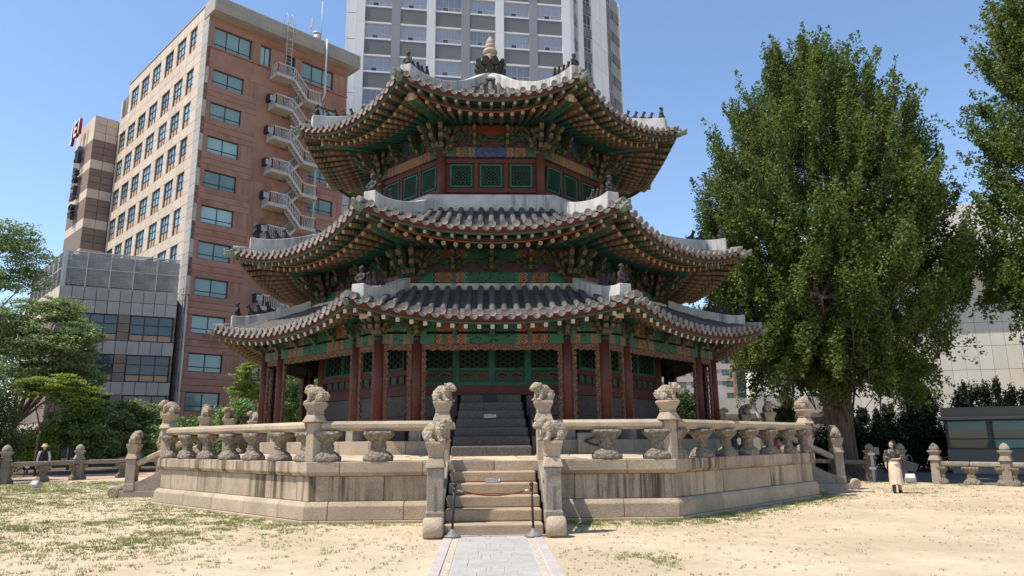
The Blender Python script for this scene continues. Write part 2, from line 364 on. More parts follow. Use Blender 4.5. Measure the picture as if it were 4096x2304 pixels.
# dry leaves and grit lying on the sand
def flakes(n, xr, yr, dens):
    x = RNG.uniform(*xr, n); y = RNG.uniform(*yr, n); k = (RNG.random(n) < dens(x, y)) & (np.abs(x - XO) > .9) & (np.hypot(x, y) > 10.6); x = x[k]; y = y[k]; n = len(x); a = RNG.uniform(0, 2 * pi, n); s = RNG.uniform(.012, .04, n); V = np.zeros((n, 3, 3))
    for q in range(3): V[:, q, 0] = x + s * np.cos(a + q * 2.1) * (1.2 if q == 0 else .7); V[:, q, 1] = y + s * np.sin(a + q * 2.1) * (1.2 if q == 0 else .7); V[:, q, 2] = RNG.uniform(.004, .02, n)
    return V
LITTER = leaf_mat('dry_litter', (.09, .06, .03), (.22, .16, .08), .1, warm=(.30, .26, .13))
tag(tri_mesh('leaf_litter', np.concatenate([flakes(26000, (-16, 20), (-22, -4), lambda x, y: .08 + .5 * smooth(.42, .75, vnoise(x, y, .8, 9)))]), 3, LITTER), 'dry leaf bits and grit strewn over the sand', 'litter', kind='stuff')

# ================================================================ stone terrace
terr = empty('stone_terrace', (0, 0, 0), 0, 'wide octagonal granite terrace with moulded courses and steps under the pavilion', 'terrace')
def run_block(name, k, prof, u0, u1, m, c0=False, c1=False, gap=.005, par=terr, jit=.006, bev=.012):
    # prof = [(d, z)] closed polygon, extruded along side k from u0 to u1; c0/c1: mitre at the corner
    j = random.uniform(-jit, jit); vs = []
    dmin = min(p[0] for p in prof)
    for e, (u, c, s) in enumerate(((u0, c0, 1), (u1, c1, -1))):
        for d, z in prof:
            dd = d + (j if d > dmin + 1e-6 else 0)
            uu = (-s * dd * T8 + s * gap * .3) if c else u + s * gap
            vs.append(oct_pt(k, uu, dd, z))
    n = len(prof); fs = [tuple(range(n)), tuple(reversed(range(n, 2 * n)))] + [((i + 1) % n, i, n + i, n + (i + 1) % n) for i in range(n)]
    b = MB(); b.add(vs, fs); o = b.obj(name, m, par)
    if bev: bevel(o, bev)
    return o
PR = {'plinth_block': [(9.1, -.1), (9.47, -.1), (9.47, .062), (9.1, .062)],
      'base_block': [(9.1, .066), (9.43, .066), (9.43, .345), (9.36, .432), (9.1, .432)],
      'wall_block': [(9.05, .436), (9.30, .436), (9.30, .944), (9.05, .944)],
      'coping_block': [(8.98, .948), (9.33, .948), (9.405, 1.02), (9.405, 1.243), (8.98, 1.243)]}
half = 9.4 * T8
JO = {0: {'coping_block': [-3.22, -1.48, -1.17, 0.02, 1.17, 2.84], 'wall_block': [-2.3, -1.2, 1.2, 1.72, 3.44 - .3], 'base_block': [-3.43, -1.86, -1.2, 1.2, 2.74], 'plinth_block': [-3.6, -2.5, -1.2, 1.2, 3.2]}}
for k in range(-3, 5):
    for nm, pf in PR.items():
        js = JO.get(k, {}).get(nm)
        if js is None:
            js = []; u = -half + random.uniform(.5, 1.)
            while u < half - .45: js.append(u); u += random.uniform(.95, 1.65)
        cu = [-half] + js + [half]
        for i, (a, c) in enumerate(zip(cu[:-1], cu[1:])):
            if k in (0, 2, -2) and nm != 'coping_block' and a >= -1.21 and c <= 1.21: continue
            run_block(nm, k, pf, a, c, GRANITE_ST if nm in ('wall_block', 'coping_block') and k != 0 else (GRANITE_ST if nm == 'wall_block' else GRANITE), i == 0, i == len(cu) - 2)
b = MB(); b.add([corner_pt(j, 9.2 / cos(R(22.5)), -.1) for j in range(8)] + [corner_pt(j, 9.2 / cos(R(22.5)), 1.2) for j in range(8)],
      [tuple(range(8, 16))] + [(j, (j + 1) % 8, 8 + (j + 1) % 8, 8 + j) for j in range(8)]); b.obj('core', MORTAR, terr)
# crazy-paved top, rising a little towards the building
def ztop(d): return 1.232 + (9.0 - d) / 1.75 * .10
b = MB(); ds = (8.97, 7.0)
b.add([corner_pt(j, d / cos(R(22.5)), ztop(d) - .012) for d in ds for j in range(8)], [(j, (j + 1) % 8, 8 + (j + 1) % 8, 8 + j) for j in range(8)])
b.obj('paving_bed', mat('paving_joint', (.22, .18, .12), .95, .3, 5), terr)
PAVE = mat('pale_flagstone', (.50, .40, .29), .9, .15, 2, bump=.5, bscale=25, rv=.12)
for k in (-2, -1, 0, 1, 2):
    dd = [8.97, 8.45, 7.9, 7.3]; rows = []
    for d in dd:
        h = d * T8; n = 9; rows.append([-h + 2 * h * (i + (random.uniform(-.28, .28) if 0 < i < n else 0)) / n for i in range(n + 1)])
    for r_ in range(3):
        for i in range(9):
            q = [(rows[r_][i], dd[r_]), (rows[r_][i + 1], dd[r_]), (rows[r_ + 1][i + 1], dd[r_ + 1]), (rows[r_ + 1][i], dd[r_ + 1])]
            cu = sum(x for x, _ in q) / 4; cd = sum(x for _, x in q) / 4; q = [(cu + (x - cu) * .97, cd + (y_ - cd) * .96 + random.uniform(-.02, .02)) for x, y_ in q]
            b = MB(); b.add([oct_pt(k, x, y_, ztop(y_) - .03) for x, y_ in q] + [oct_pt(k, x, y_, ztop(y_) + random.uniform(0, .012)) for x, y_ in q], [(4, 5, 6, 7), (0, 1, 5, 4), (1, 2, 6, 5), (2, 3, 7, 6), (3, 0, 4, 7)]); b.obj('paving_slab', PAVE, terr)

# ---- stairs with stringers and scroll stones on three sides
def rotk(k): return Matrix.Rotation(R(45 * k), 4, 'Z')
def flight(k):
    M4 = rotk(k)
    for i in range(1, 6):
        y0 = -9.40 - (6 - i) * .47
        b = MB(); b.box(-.9 + random.uniform(-.01, .01), .87 + random.uniform(-.01, .01), y0 + random.uniform(-.008, .008), -9.40 - (5 - i) * .47 + (.15 if i < 5 else -.004), .207 * (i - 1) + (.004 if i > 1 else -.1), .207 * i - .003, 0, M4)
        bevel(b.obj('step', GRANITE_W, terr), .022, 2)
    for s in (-1, 1):
        x0, x1 = sorted((s * .915, s * 1.225))
        b = MB(); b.box(x0, x1, -11.72, -9.43, -.1, .2, 0, M4); bevel(b.obj('stringer_base', GRANITE_G, terr), .015)
        b = MB(); poly = [(-11.55, .205), (-9.43, .205), (-9.43, 1.22), (-9.6, 1.22), (-11.1, .5), (-11.55, .42)]
        Mx = M4 @ Matrix(((0, 1, 0, 0), (1, 0, 0, 0), (0, 0, 1, 0), (0, 0, 0, 1)))
        b.prism(poly, x0 + .02, x1 - .02, 0, None, Mx); bevel(b.obj('stringer', GRANITE_G, terr), .015)
        # scroll drum at the foot
        b = MB(); pts = [M4 @ Vector((x, -11.88, .165)) for x in (x0 - .02, x0 + .02, x1 - .02, x1 + .02)]
        b.tube(pts, [.155, .185, .185, .155], 20); b.obj('scroll_stone', GRANITE, terr)
        if k:
            b = MB(); sp = []
            for q in range(26):
                a = q * .42; r_ = .02 + .145 * q / 25; sp.append(M4 @ Vector(((x0 - .026) if s * (1 if k > 0 else 1) < 0 else (x1 + .026), -11.88 + r_ * cos(a), .165 + r_ * sin(a))))
            b.tube(sp, .011, 5); b.obj('scroll_carving', GRANITE, terr)
for k in (0, -2, 2): flight(k)

# ================================================================ balustrade
def beast_mesh(name, turn):
    b = MB()
    b.ell((-.10, 0, .13), (.125, .125, .14)); b.ell((-.02, 0, .2), (.15, .11, .125)); b.ell((.07, 0, .2), (.11, .115, .12))
    hx, hy = .14 * cos(turn), .14 * sin(turn); b.ell((.06 + hx * .7, hy * .8, .27), (.105, .105, .1)); b.ell((.06 + hx * 1.35, hy * 1.4, .235), (.062, .062, .05))
    b.ell((.06 + hx * 1.35, hy * 1.4, .275), (.045, .05, .03))
    for s in (-1, 1):
        b.tube([(.08, s * .075, .2), (.11, s * .085, .08), (.135, s * .085, .01)], [.05, .042, .04], 8); b.ell((.165, s * .085, .025), (.05, .042, .03))
        b.ell((-.09, s * .105, .08), (.085, .05, .085)); b.ell((.0, s * .12, .025), (.06, .035, .028))
        b.ell((.04 + hx * .5 - s * .085 * sin(turn), hy * .5 + s * .085 * cos(turn), .325), (.03, .022, .03))
        b.ell((.06 + hx * 1.15 - s * .05 * sin(turn), hy * 1.2 + s * .05 * cos(turn), .305), (.022, .022, .02))
    b.tube([(-.2, 0, .05), (-.235, .02, .14), (-.2, .03, .22)], [.03, .04, .02], 7)
    def disp(co):
        k = np.abs(np.sin(co[:, 0] * 70 + 1.3 * np.sin(co[:, 1] * 60)) * np.sin(co[:, 1] * 70) * np.sin(co[:, 2] * 66 + 1.))
        return .011 * k * smooth(.10, .17, co[:, 2]) * smooth(.22, .10, co[:, 0])
    b.ell((.04, 0, .1), (.1, .07, .1)); return remesh(b, .011, name, [GRANITE_B], 2, disp)
BEAST = [beast_mesh('beast', t) for t in (0, .7, -.7)]
def ring(prof, n, m, name, par, c=(0, 0, 0), rot=0, bev=.012):
    b = MB(); k = 1 / cos(pi / n); b.lathe([(r_ * k, z) for r_, z in prof], n, c, 0, False, rot=rot + pi / n); o = b.obj(name, m, par); bevel(o, bev); return o
_post = {}
def make_post(kind):
    # proto parts as (name, mesh, z) for square stair posts and six-sided corner posts
    root = empty('beast_post', (0, 0, 0))
    if kind == 'foot':       # on the stringer base
        n = 4; ring([(.165, .2), (.165, .40), (.148, .42), (.148, 1.17)], n, GRANITE_G, 'shaft', root)
        for dx in (-.018, 0, .018):
            b = MB(); b.box(dx - .005, dx + .005, -.156, -.147, .22, .85); b.obj('shaft_fillet', GRANITE_G, root)
        ring([(.18, 1.172), (.178, 1.2), (.135, 1.355)], n, GRANITE, 'shoulder', root); zc = 1.357; cap = [(.132, 0), (.14, .03), (.13, .045), (.135, .06), (.185, .24), (.185, .285)]
    elif kind == 'head':
        n = 4; ring([(.155, 1.243), (.155, 2.06)], n, GRANITE, 'shaft', root); ring([(.20, 2.062), (.195, 2.09), (.145, 2.24)], n, GRANITE, 'shoulder', root); zc = 2.242
        cap = [(.14, 0), (.15, .03), (.14, .045), (.145, .06), (.20, .2), (.20, .25)]
    else:
        n = 6; ring([(.16, 1.243), (.155, 2.06)], n, GRANITE, 'shaft', root); ring([(.25, 2.062), (.245, 2.09), (.165, 2.235)], n, GRANITE, 'shoulder', root); zc = 2.237
        cap = [(.16, 0), (.168, .03), (.158, .045), (.165, .06), (.25, .2), (.25, .24)]
        b = MB()
        for q in range(30):
            a = 2 * pi * q / 30; b.ell((.172 * cos(a), .172 * sin(a), zc + .025), (.016, .016, .018), 5, 4)
        b.obj('bead_ring', GRANITE, root)
    ring(cap, n, GRANITE, 'capital', root, (0, 0, zc)); root['zt'] = zc + cap[-1][1]
    return root
def place_post(kind, loc, rz, brz, bi, label, bs=1.12):
    if kind not in _post: _post[kind] = p = make_post(kind); first = True
    else: p = copy_tree(_post[kind]); first = False
    if not first:
        for ch in list(p.children):
            if ch.name.startswith('beast'): bpy.data.objects.remove(ch)
    p.location = loc; p.rotation_euler.z = rz
    put('beast', BEAST[bi], p, (0, 0, p['zt'] - .012), (0, 0, brz - rz), (bs, bs, bs))
    return tag(p, label, 'stone post')
RP = 9.22 / cos(R(22.5))
for j, brz, bi, lb in ((-1, pi, 2, 'six-sided stone beast post at front corner of the sunlit terrace side'),
                       (0, 0, 2, 'six-sided stone beast post at terrace corner before the green conifer bush'),
                       (-2, pi, 0, 'six-sided stone post with beast at terrace corner above the side stairs facing the grass'),
                       (1, .3, 1, 'six-sided stone post with beast at terrace corner before the white stucco wall'),
                       (-3, 2.5, 1, 'six-sided stone post with beast at rear terrace corner beside yellow-green maple'),
                       (2, .6, 2, 'six-sided stone post with shaded beast at rear terrace corner by lattice fence')):
    p = corner_pt(j, RP, 0); a = R(-67.5 + 45 * j); place_post('corner', p, a, brz, bi, lb)
for k, side in ((0, 'front'), (-2, 'grass side'), (2, 'kiosk side')):
    for s in (-1, 1):
        M4 = rotk(k); p = M4 @ Vector((s * 1.09, -9.22, 0)); q = M4 @ Vector((s * 1.07, -11.42, 0))
        near = {(0, -1): 'on the sunlit wall side', (0, 1): 'on the fire cabinet side', (-2, -1): 'on the far flank', (-2, 1): 'on the near flank', (2, -1): 'on the near flank', (2, 1): 'on the far flank'}[(k, s)]
        base = R(45 * k)
        place_post('head', p, base, base + (-.55 if s < 0 else pi + .55), 0, f'beast-topped square post at the head of {side} stairs {near}')
        place_post('foot', q, base, base + (-.45 if s < 0 else pi + .45), 1 if s < 0 else 2, f'fluted beast-topped post at the foot of {side} stairs {near}', 1.2)
# rails and balusters
b = MB()
b.lathe([(.29, 0), (.31, .03), (.305, .1), (.27, .125), (.25, .16), (.17, .215), (.145, .235), (.165, .255), (.165, .285), (.15, .295), (.165, .31), (.165, .335), (.145, .35), (.15, .39), (.2, .43), (.255, .485), (.29, .525), (.315, .545), (.315, .625)], 48, power=3.4, sy=.62)
BAL = b.mesh('baluster', GRANITE_C)
_n = len(BAL.vertices); _co = np.empty(_n * 3); BAL.vertices.foreach_get('co', _co); _co = _co.reshape(-1, 3)
_a = np.arctan2(_co[:, 1], _co[:, 0]); _w = 1 + .06 * np.abs(np.cos(_a * 5 + 9 * (_co[:, 2] - .3))) * (np.abs(_co[:, 2] - .31) > .1) + .05 * np.cos(_a * 16) * (np.abs(_co[:, 2] - .28) < .06); _co[:, 0] *= _w; _co[:, 1] *= _w; BAL.vertices.foreach_set('co', _co.ravel()); BAL.update()
def rail_run(k, u0, u1, nb, label, ends=(1, 1), nseg=1):
    n, t = frame(k); mid = oct_pt(k, (u0 + u1) / 2, 9.22, 1.243); root = empty('stone_balustrade', mid, R(45 * k), label, 'balustrade', )
    L_ = u1 - u0
    for q in range(nseg):
        a = -L_ / 2 + L_ * q / nseg; c = -L_ / 2 + L_ * (q + 1) / nseg
        b = MB(); w, h = .135, .105; oc = [(-w, -.4 * h), (-.5 * w, -h), (.5 * w, -h), (w, -.4 * h), (w, .4 * h), (.5 * w, h), (-.5 * w, h), (-w, .4 * h)]
        Mx = Matrix(((0, 1, 0, 0), (1, 0, 0, 0), (0, 0, 1, .735), (0, 0, 0, 1))); b.prism(oc, a + .004, c - .004, 0, None, Mx); o = b.obj('rail', GRANITE, root); bevel(o, .008)
    xs = [-L_ / 2 + L_ * (i + 1) / (nb + 1) for i in range(nb)]
    if ends[0]: xs.append(-L_ / 2 + .1)
    if ends[1]: xs.append(L_ / 2 - .1)
    for x in xs: put('baluster', BAL, root, (x, 0, 0.002), (0, 0, random.uniform(-.02, .02)), (1, 1, 1.0))
hb = 9.22 * T8 - .16
rail_run(0, -hb, -1.24, 1, 'single-span stone balustrade between stair top and sunlit front corner', (1, 0))
rail_run(0, 1.24, hb, 1, 'single-span stone balustrade between stair top and front corner by the conifer bush', (0, 1))
rail_run(-1, -hb, hb, 5, 'long stone balustrade with lotus balusters on the sunlit oblique terrace side', (1, 1), 3)
rail_run(1, -hb, hb, 5, 'long stone balustrade with lotus balusters on the shaded oblique terrace side', (1, 1), 3)
for k, nm in ((-2, 'grass'), (2, 'kiosk')):
    rail_run(k, -hb, -1.24, 1, f'short balustrade span on the far flank of the {nm} side stairs' if k < 0 else f'short balustrade span on the near flank of the {nm} side stairs')
    rail_run(k, 1.24, hb, 1, f'short balustrade span on the near flank of the {nm} side stairs' if k < 0 else f'short balustrade span on the far flank of the {nm} side stairs')
rail_run(-3, -hb, hb, 5, 'rear balustrade with lotus balusters beside the maple', (1, 1), 3); rail_run(3, -hb, hb, 5, 'rear balustrade with lotus balusters beside the lattice fence', (1, 1), 3)
for k, nm in ((0, 'front'), (-2, 'grass side'), (2, 'kiosk side')):
    for s in (-1, 1):
        M4 = rotk(k); a = M4 @ Vector((s * 1.08, -9.37, 1.92)); c = M4 @ Vector((s * 1.08, -11.28, 1.02)); b = MB(); b.bar(a, c, .2, .18)
        o = bevel(b.obj('sloping_rail', GRANITE), .04); fl = {(0, -1): 'sunlit wall side', (0, 1): 'fire cabinet side', (-2, -1): 'far flank', (-2, 1): 'near flank', (2, -1): 'near flank', (2, 1): 'far flank'}[(k, s)]
        tag(o, f'sloping stone handrail beside the {nm} stairs, {fl}', 'handrail')
        mid = a.lerp(c, .55); b = MB(); b.lathe([(.2, 0), (.17, .12), (.1, .2), (.12, .28), (.17, .38), (.17, .5)], 12, power=3, sy=.6)
        put('rail_support', b.mesh('rail_support', GRANITE_G), o, (mid.x, mid.y, mid.z - .58), (0, 0, R(45 * k) + pi / 2))
# ================================================================ painted-wood materials
def dan_mat(name, centre, centre2, base=(0.029, 0.129, 0.081), length=1.0):
    m, N, L, b = newmat(name); tc = N.new('ShaderNodeTexCoord'); sp = N.new('ShaderNodeSeparateXYZ'); L.new(tc.outputs['Generated'], sp.inputs[0])
    x, z = sp.outputs[0], sp.outputs[2]
    e = math_n(N, L, 'MINIMUM', x, math_n(N, L, 'SUBTRACT', 1., x))
    zig = math_n(N, L, 'MULTIPLY', math_n(N, L, 'ABSOLUTE', math_n(N, L, 'SINE', math_n(N, L, 'MULTIPLY', z, 6.283))), .022)
    e2 = math_n(N, L, 'ADD', e, zig)
    G, RD, OR, BL, YL, WH, BK = (0.029, 0.121, 0.077), (0.177, 0.029, 0.019), (0.338, 0.105, 0.040), (0.029, 0.056, 0.186), (0.290, 0.177, 0.056), (0.403, 0.363, 0.290), (0.008, 0.009, 0.008)
    stops = [(0, base), (.125, BK), (.13, OR), (.145, RD), (.155, WH), (.158, G), (.195, RD), (.205, OR), (.225, YL), (.232, G), (.262, BL), (.275, WH), (.278, OR), (.295, RD), (.308, YL), (.318, G), (.33, WH), (.333, centre)]
    c = ramp(N, L, e2, stops, 'CONSTANT')
    # flower blotches inside the end motif, painted plants in the middle panel
    v = coords(N, L, 'Object', (9, 9, 9), 17); n1 = noise(N, L, v, 1.4, 3)
    endm = math_n(N, L, 'MULTIPLY', math_n(N, L, 'GREATER_THAN', e, .15), math_n(N, L, 'LESS_THAN', e, .235))
    c = mixc(N, L, math_n(N, L, 'MULTIPLY', endm, math_n(N, L, 'GREATER_THAN', n1, .52)), c, (0.290, 0.073, 0.036))
    c = mixc(N, L, math_n(N, L, 'MULTIPLY', endm, math_n(N, L, 'LESS_THAN', n1, .42)), c, (0.033, 0.096, 0.048))
    mid = math_n(N, L, 'GREATER_THAN', e, .345); n2 = noise(N, L, coords(N, L, 'Object', (6, 6, 10), 29), 1.5, 6, .7)
    c = mixc(N, L, math_n(N, L, 'MULTIPLY', mid, maprange(N, L, n2, .54, .58)), c, centre2)
    c = mixc(N, L, maprange(N, L, noise(N, L, coords(N, L, rnd=11), 7, 5, .7), .35, .7, 0, .35), c, (0.048, 0.048, 0.040))
    L.new(c, b.inputs['Base Color']); b.inputs['Roughness'].default_value = .65; b.inputs['Specular IOR Level'].default_value = .25; return m
DAN_G = dan_mat('painted_beam_green', (0.029, 0.129, 0.081), (0.009, 0.029, 0.019))
DAN_B = dan_mat('painted_beam_blue', (0.040, 0.056, 0.153), (0.129, 0.121, 0.177), (0.040, 0.096, 0.065))
DAN_R = dan_mat('painted_beam_red', (0.274, 0.056, 0.025), (0.177, 0.029, 0.019), (0.033, 0.096, 0.065))
DAN_T = dan_mat('painted_beam_tan', (0.242, 0.137, 0.073), (0.177, 0.096, 0.056), (0.040, 0.096, 0.065))
def swirl_mat(name, cols, scale=11):
    m, N, L, b = newmat(name); v = coords(N, L, rnd=23); vo = N.new('ShaderNodeTexVoronoi'); vo.inputs['Scale'].default_value = scale
    nz = noise(N, L, v, scale * .4, 2, .5, 1); mx = N.new('ShaderNodeVectorMath'); mx.operation = 'MULTIPLY_ADD'; L.new(nz, mx.inputs[0]); mx.inputs[1].default_value = (.14, .14, .14); L.new(v, mx.inputs[2]); L.new(mx.outputs[0], vo.inputs['Vector'])
    f = math_n(N, L, 'FRACT', math_n(N, L, 'MULTIPLY', vo.outputs['Distance'], 3.1))
    c = ramp(N, L, f, cols, 'LINEAR'); L.new(c, b.inputs['Base Color']); b.inputs['Roughness'].default_value = .7; b.inputs['Specular IOR Level'].default_value = .2
    bn = N.new('ShaderNodeBump'); bn.inputs['Strength'].default_value = .7; bn.inputs['Distance'].default_value = .03; L.new(f, bn.inputs['Height']); L.new(bn.outputs[0], b.inputs['Normal']); return m
SWIRL = swirl_mat('green_scroll_paint', [(0, (0.019, 0.044, 0.029)), (.45, (0.036, 0.081, 0.048)), (.62, (0.040, 0.105, 0.065)), (.72, (0.257, 0.217, 0.137)), (.80, (0.033, 0.056, 0.036)), (1, (0.121, 0.025, 0.016))])
CARVED = swirl_mat('brown_scroll_carving', [(0, (0.056, 0.025, 0.016)), (.35, (0.177, 0.088, 0.060)), (.6, (0.267, 0.161, 0.113)), (.78, (0.081, 0.081, 0.048)), (1, (0.161, 0.044, 0.029))], 13)
PANEL = swirl_mat('painted_panel', [(0, (0.025, 0.081, 0.056)), (.55, (0.025, 0.105, 0.073)), (.7, (0.137, 0.029, 0.025)), (.8, (0.040, 0.048, 0.121)), (.9, (0.242, 0.194, 0.121)), (1, (0.025, 0.081, 0.056))], 6)
def raft_mat(name):
    m, N, L, b = newmat(name); tc = N.new('ShaderNodeTexCoord'); sp = N.new('ShaderNodeSeparateXYZ'); L.new(tc.outputs['Generated'], sp.inputs[0])
    c = ramp(N, L, sp.outputs[2], [(0, (0.022, 0.096, 0.065)), (.60, (0.022, 0.096, 0.065)), (.64, (0.242, 0.194, 0.121)), (.67, (0.146, 0.033, 0.025)), (.73, (0.040, 0.081, 0.048)), (.78, (0.290, 0.121, 0.056)), (.83, (0.040, 0.088, 0.056)), (.89, (0.242, 0.177, 0.105)), (.94, (0.129, 0.056, 0.036)), (1, (0.209, 0.137, 0.081))], 'LINEAR')
    L.new(c, b.inputs['Base Color']); b.inputs['Roughness'].default_value = .7; return m
RAFT = raft_mat('painted_rafter')
def cap_mat(name, ring=(0.338, 0.274, 0.177), mid=(0.242, 0.081, 0.040), edge=(0.040, 0.073, 0.048)):
    m, N, L, b = newmat(name); v = coords(N, L, 'Object', (1, 1, 0)); g = N.new('ShaderNodeVectorMath'); g.operation = 'LENGTH'; L.new(v, g.inputs[0])
    f = math_n(N, L, 'MULTIPLY', g.outputs['Value'], 1.0); c = ramp(N, L, f, [(0, mid), (.28, mid), (.34, ring), (.75, ring), (.82, edge)], 'LINEAR'); L.new(c, b.inputs['Base Color']); b.inputs['Roughness'].default_value = .7; return m
CAP = cap_mat('rafter_end_flower')
CAPW = cap_mat('rafter_end_square', (0.443, 0.403, 0.307), (0.338, 0.194, 0.048), (0.403, 0.370, 0.290))

# ================================================================ pavilion body
pav = empty('octagonal_pavilion', (0, 0, 1.2), 0, 'three-tiered octagonal wooden pavilion with tiled upturned roofs and painted eaves on the stone terrace', 'pavilion')
pav.location = (0, 0, 0)
def side_box(name, k, u0, u1, d0, d1, z0, z1, m, par=pav, bev=0):
    # local x along the side, so Generated runs along the beam
    b = MB(); L_, D_, H_ = (u1 - u0) / 2, (d1 - d0) / 2, (z1 - z0) / 2; b.box(-L_, L_, -D_, D_, -H_, H_)
    c = oct_pt(k, (u0 + u1) / 2, (d0 + d1) / 2, (z0 + z1) / 2); o = b.obj(name, m, par, loc=c, rot=(0, 0, R(45 * k)))
    if bev: bevel(o, bev)
    return o
VIS = (-2, -1, 0, 1, 2)
# stylobate and steps
for k in range(-3, 5):
    js = [] ; u = -7.2 * T8 + random.uniform(.5, .9)
    while u < 7.2 * T8 - .4: js.append(u); u += random.uniform(.7, 1.1)
    if k == 0: js = [-2.1, -1.0, 1.0, 1.7, 2.4]
    cu = [-7.2 * T8] + js + [7.2 * T8]
    for i, (a, c) in enumerate(zip(cu[:-1], cu[1:])):
        if k == 0 and a >= -1.01 and c <= 1.01: continue
        run_block('stylobate_block', k, [(6.6, 1.2), (7.2, 1.2), (7.2, 1.655), (6.6, 1.655)], a, c, GRANITE, i == 0, i == len(cu) - 2, par=pav)
b = MB(); b.add([corner_pt(j, 7.0 / cos(R(22.5)), 1.645) for j in range(8)], [tuple(range(8))]); b.obj('gallery_floor', GRANITE_G, pav)
for i in range(1, 8):
    w = .96 - .022 * i; b = MB(); b.box(XO - w, XO + w, -7.92 + (i - 1) * .37, -7.92 + i * .37 + (.1 if i < 7 else .25), 1.25 + .22 * (i - 1) + (.055 if i > 1 else 0), 1.318 + .22 * i - .003); bevel(b.obj('stone_step', GRANITE_SHADE, pav), .045, 3)
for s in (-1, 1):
    b = MB(); x0, x1 = sorted((XO + s * .98, XO + s * 1.2)); b.box(x0, x1, -7.4, -5.4, 1.25, 1.75); b.obj('stair_cheek', GRANITE_SHADE, pav)
# outer ring columns
cm = MB(); cm.tube([(0, 0, 0), (0, 0, 1.0), (0, 0, 2.05)], [.135, .132, .125], 16); COLM = cm.mesh('column', REDWOOD)
bm_ = MB(); bm_.tube([(0, 0, 2.05), (0, 0, 2.16)], .129, 16); BANDM = bm_.mesh('band', mat('black_band', (.02, .018, .018), .6))
pm = MB(); pm.lathe([(.21, 0), (.20, .42), (.17, .445)], 4, smooth=False, rot=pi / 4); PEDM = pm.mesh('pedestal', GRANITE_G)
hm = MB(); hm.box(-.085, .085, -.085, .085, 2.16, 2.62); HEADM = hm.mesh('column_head', REDWOOD)
D1 = 6.885; H1 = D1 * T8; FL = 1.9
def column1(p, rz):
    put('pedestal', PEDM, pav, (p.x, p.y, 1.65), (0, 0, rz)); c = put('column', COLM, pav, (p.x, p.y, 2.09), (0, 0, rz)); put('band', BANDM, c); put('column_head', HEADM, c)
for k in range(-3, 5):
    column1(oct_pt(k, -H1, D1, 0), R(45 * k - 22.5))
    for u in (-FL, FL): column1(oct_pt(k, u, D1, 0), R(45 * k))
# beams, carved frames
def scallop_frame(k, u0, u1, z0, z1, d, wid, top):
    w = u1 - u0; out = [(0, z0), (0, z1), (w, z1), (w, z0)]; inn = []
    nz = max(6, int((z1 - z0 - top) / .12)); 
    def wob(i): return .55 + .45 * abs(sin(i * 1.9))
    for i in range(nz * 2 + 1): z = z0 + (z1 - z0 - top * 1.1) * i / (nz * 2); inn.append((wid * wob(i), z))
    nx = max(5, int(w / .13))
    lft = wid * 1.25; mid = []
    for i in range(nx + 1):
        x = lft + (w - 2 * lft) * i / nx; mid.append((x, z1 - top * (.72 + .28 * abs(sin(i * 1.7)))))
    rgt = [(w - x, z) for x, z in reversed(inn)]
    b = MB(); L_ = inn; 
    # strips: left jamb, head, right jamb as quads
    def strip(A, B):
        for i in range(len(A) - 1):
            q = [A[i], A[i + 1], B[i + 1], B[i]]; vs = [(x - w / 2, y_, z) for y_ in (-.03, .03) for x, z in q]
            b.add(vs, [(0, 1, 2, 3), (7, 6, 5, 4), (3, 2, 6, 7), (1, 0, 4, 5)])
    strip([(0, z) for _, z in L_], L_)
    strip([(w - x, z) for x, z in L_], [(w, z) for _, z in L_])
    zt = L_[-1][1]; M_ = [(0, zt)] + mid + [(w, zt)]
    strip(M_, [(x, z1) for x, _ in M_])
    b.obj('carved_frame', CARVED, pav, loc=oct_pt(k, (u0 + u1) / 2, d, 0), rot=(0, 0, R(45 * k)))
BRK = [(0, 0), (.1, .01), (.2, .06), (.25, .15), (.34, .13), (.44, .18), (.47, .27), (.41, .32), (.5, .36), (.57, .45), (.52, .52), (.3, .56), (0, .56)]
def brk_mesh(sx, sz, th, name='bracket'):
    b = MB(); b.prism([(x * sx, z * sz) for x, z in BRK], -th / 2, th / 2, 0, 1)
    for i_ in range(2, len(b.m)): b.m[i_] = 1 if i_ % 3 else 0
    return b.mesh(name, [SWIRL, TAN])
BR_S = brk_mesh(.75, .8, .10); BR_C = brk_mesh(1.05, .95, .12); BR_2 = brk_mesh(1.75, 1.3, .13); BR_2S = brk_mesh(1.0, 1.2, .10)
WINGP = [(0, 0), (.12, .02), (.2, .12), (.33, .1), (.4, .2), (.33, .28), (.48, .27), (.62, .33), (.68, .44), (.6, .53), (.35, .56), (0, .56)]
def wing_mesh(sx, sz, th):
    b = MB(); b.prism([(x * sx, z * sz) for x, z in WINGP], -th / 2, th / 2, 0, 1); return b.mesh('bracket_wing', [SWIRL, TAN])
WG1 = wing_mesh(.62, .75, .07); WG2 = wing_mesh(1.15, 1.3, .08)
def bracket(p, ang, me): return put('bracket', me, pav, p, (0, 0, ang))
SORO = MB(); SORO.lathe([(.06, 0), (.085, .05), (.085, .11)], 4, smooth=False, rot=pi / 4); SOROM = SORO.mesh('bearing_block', GREEN)
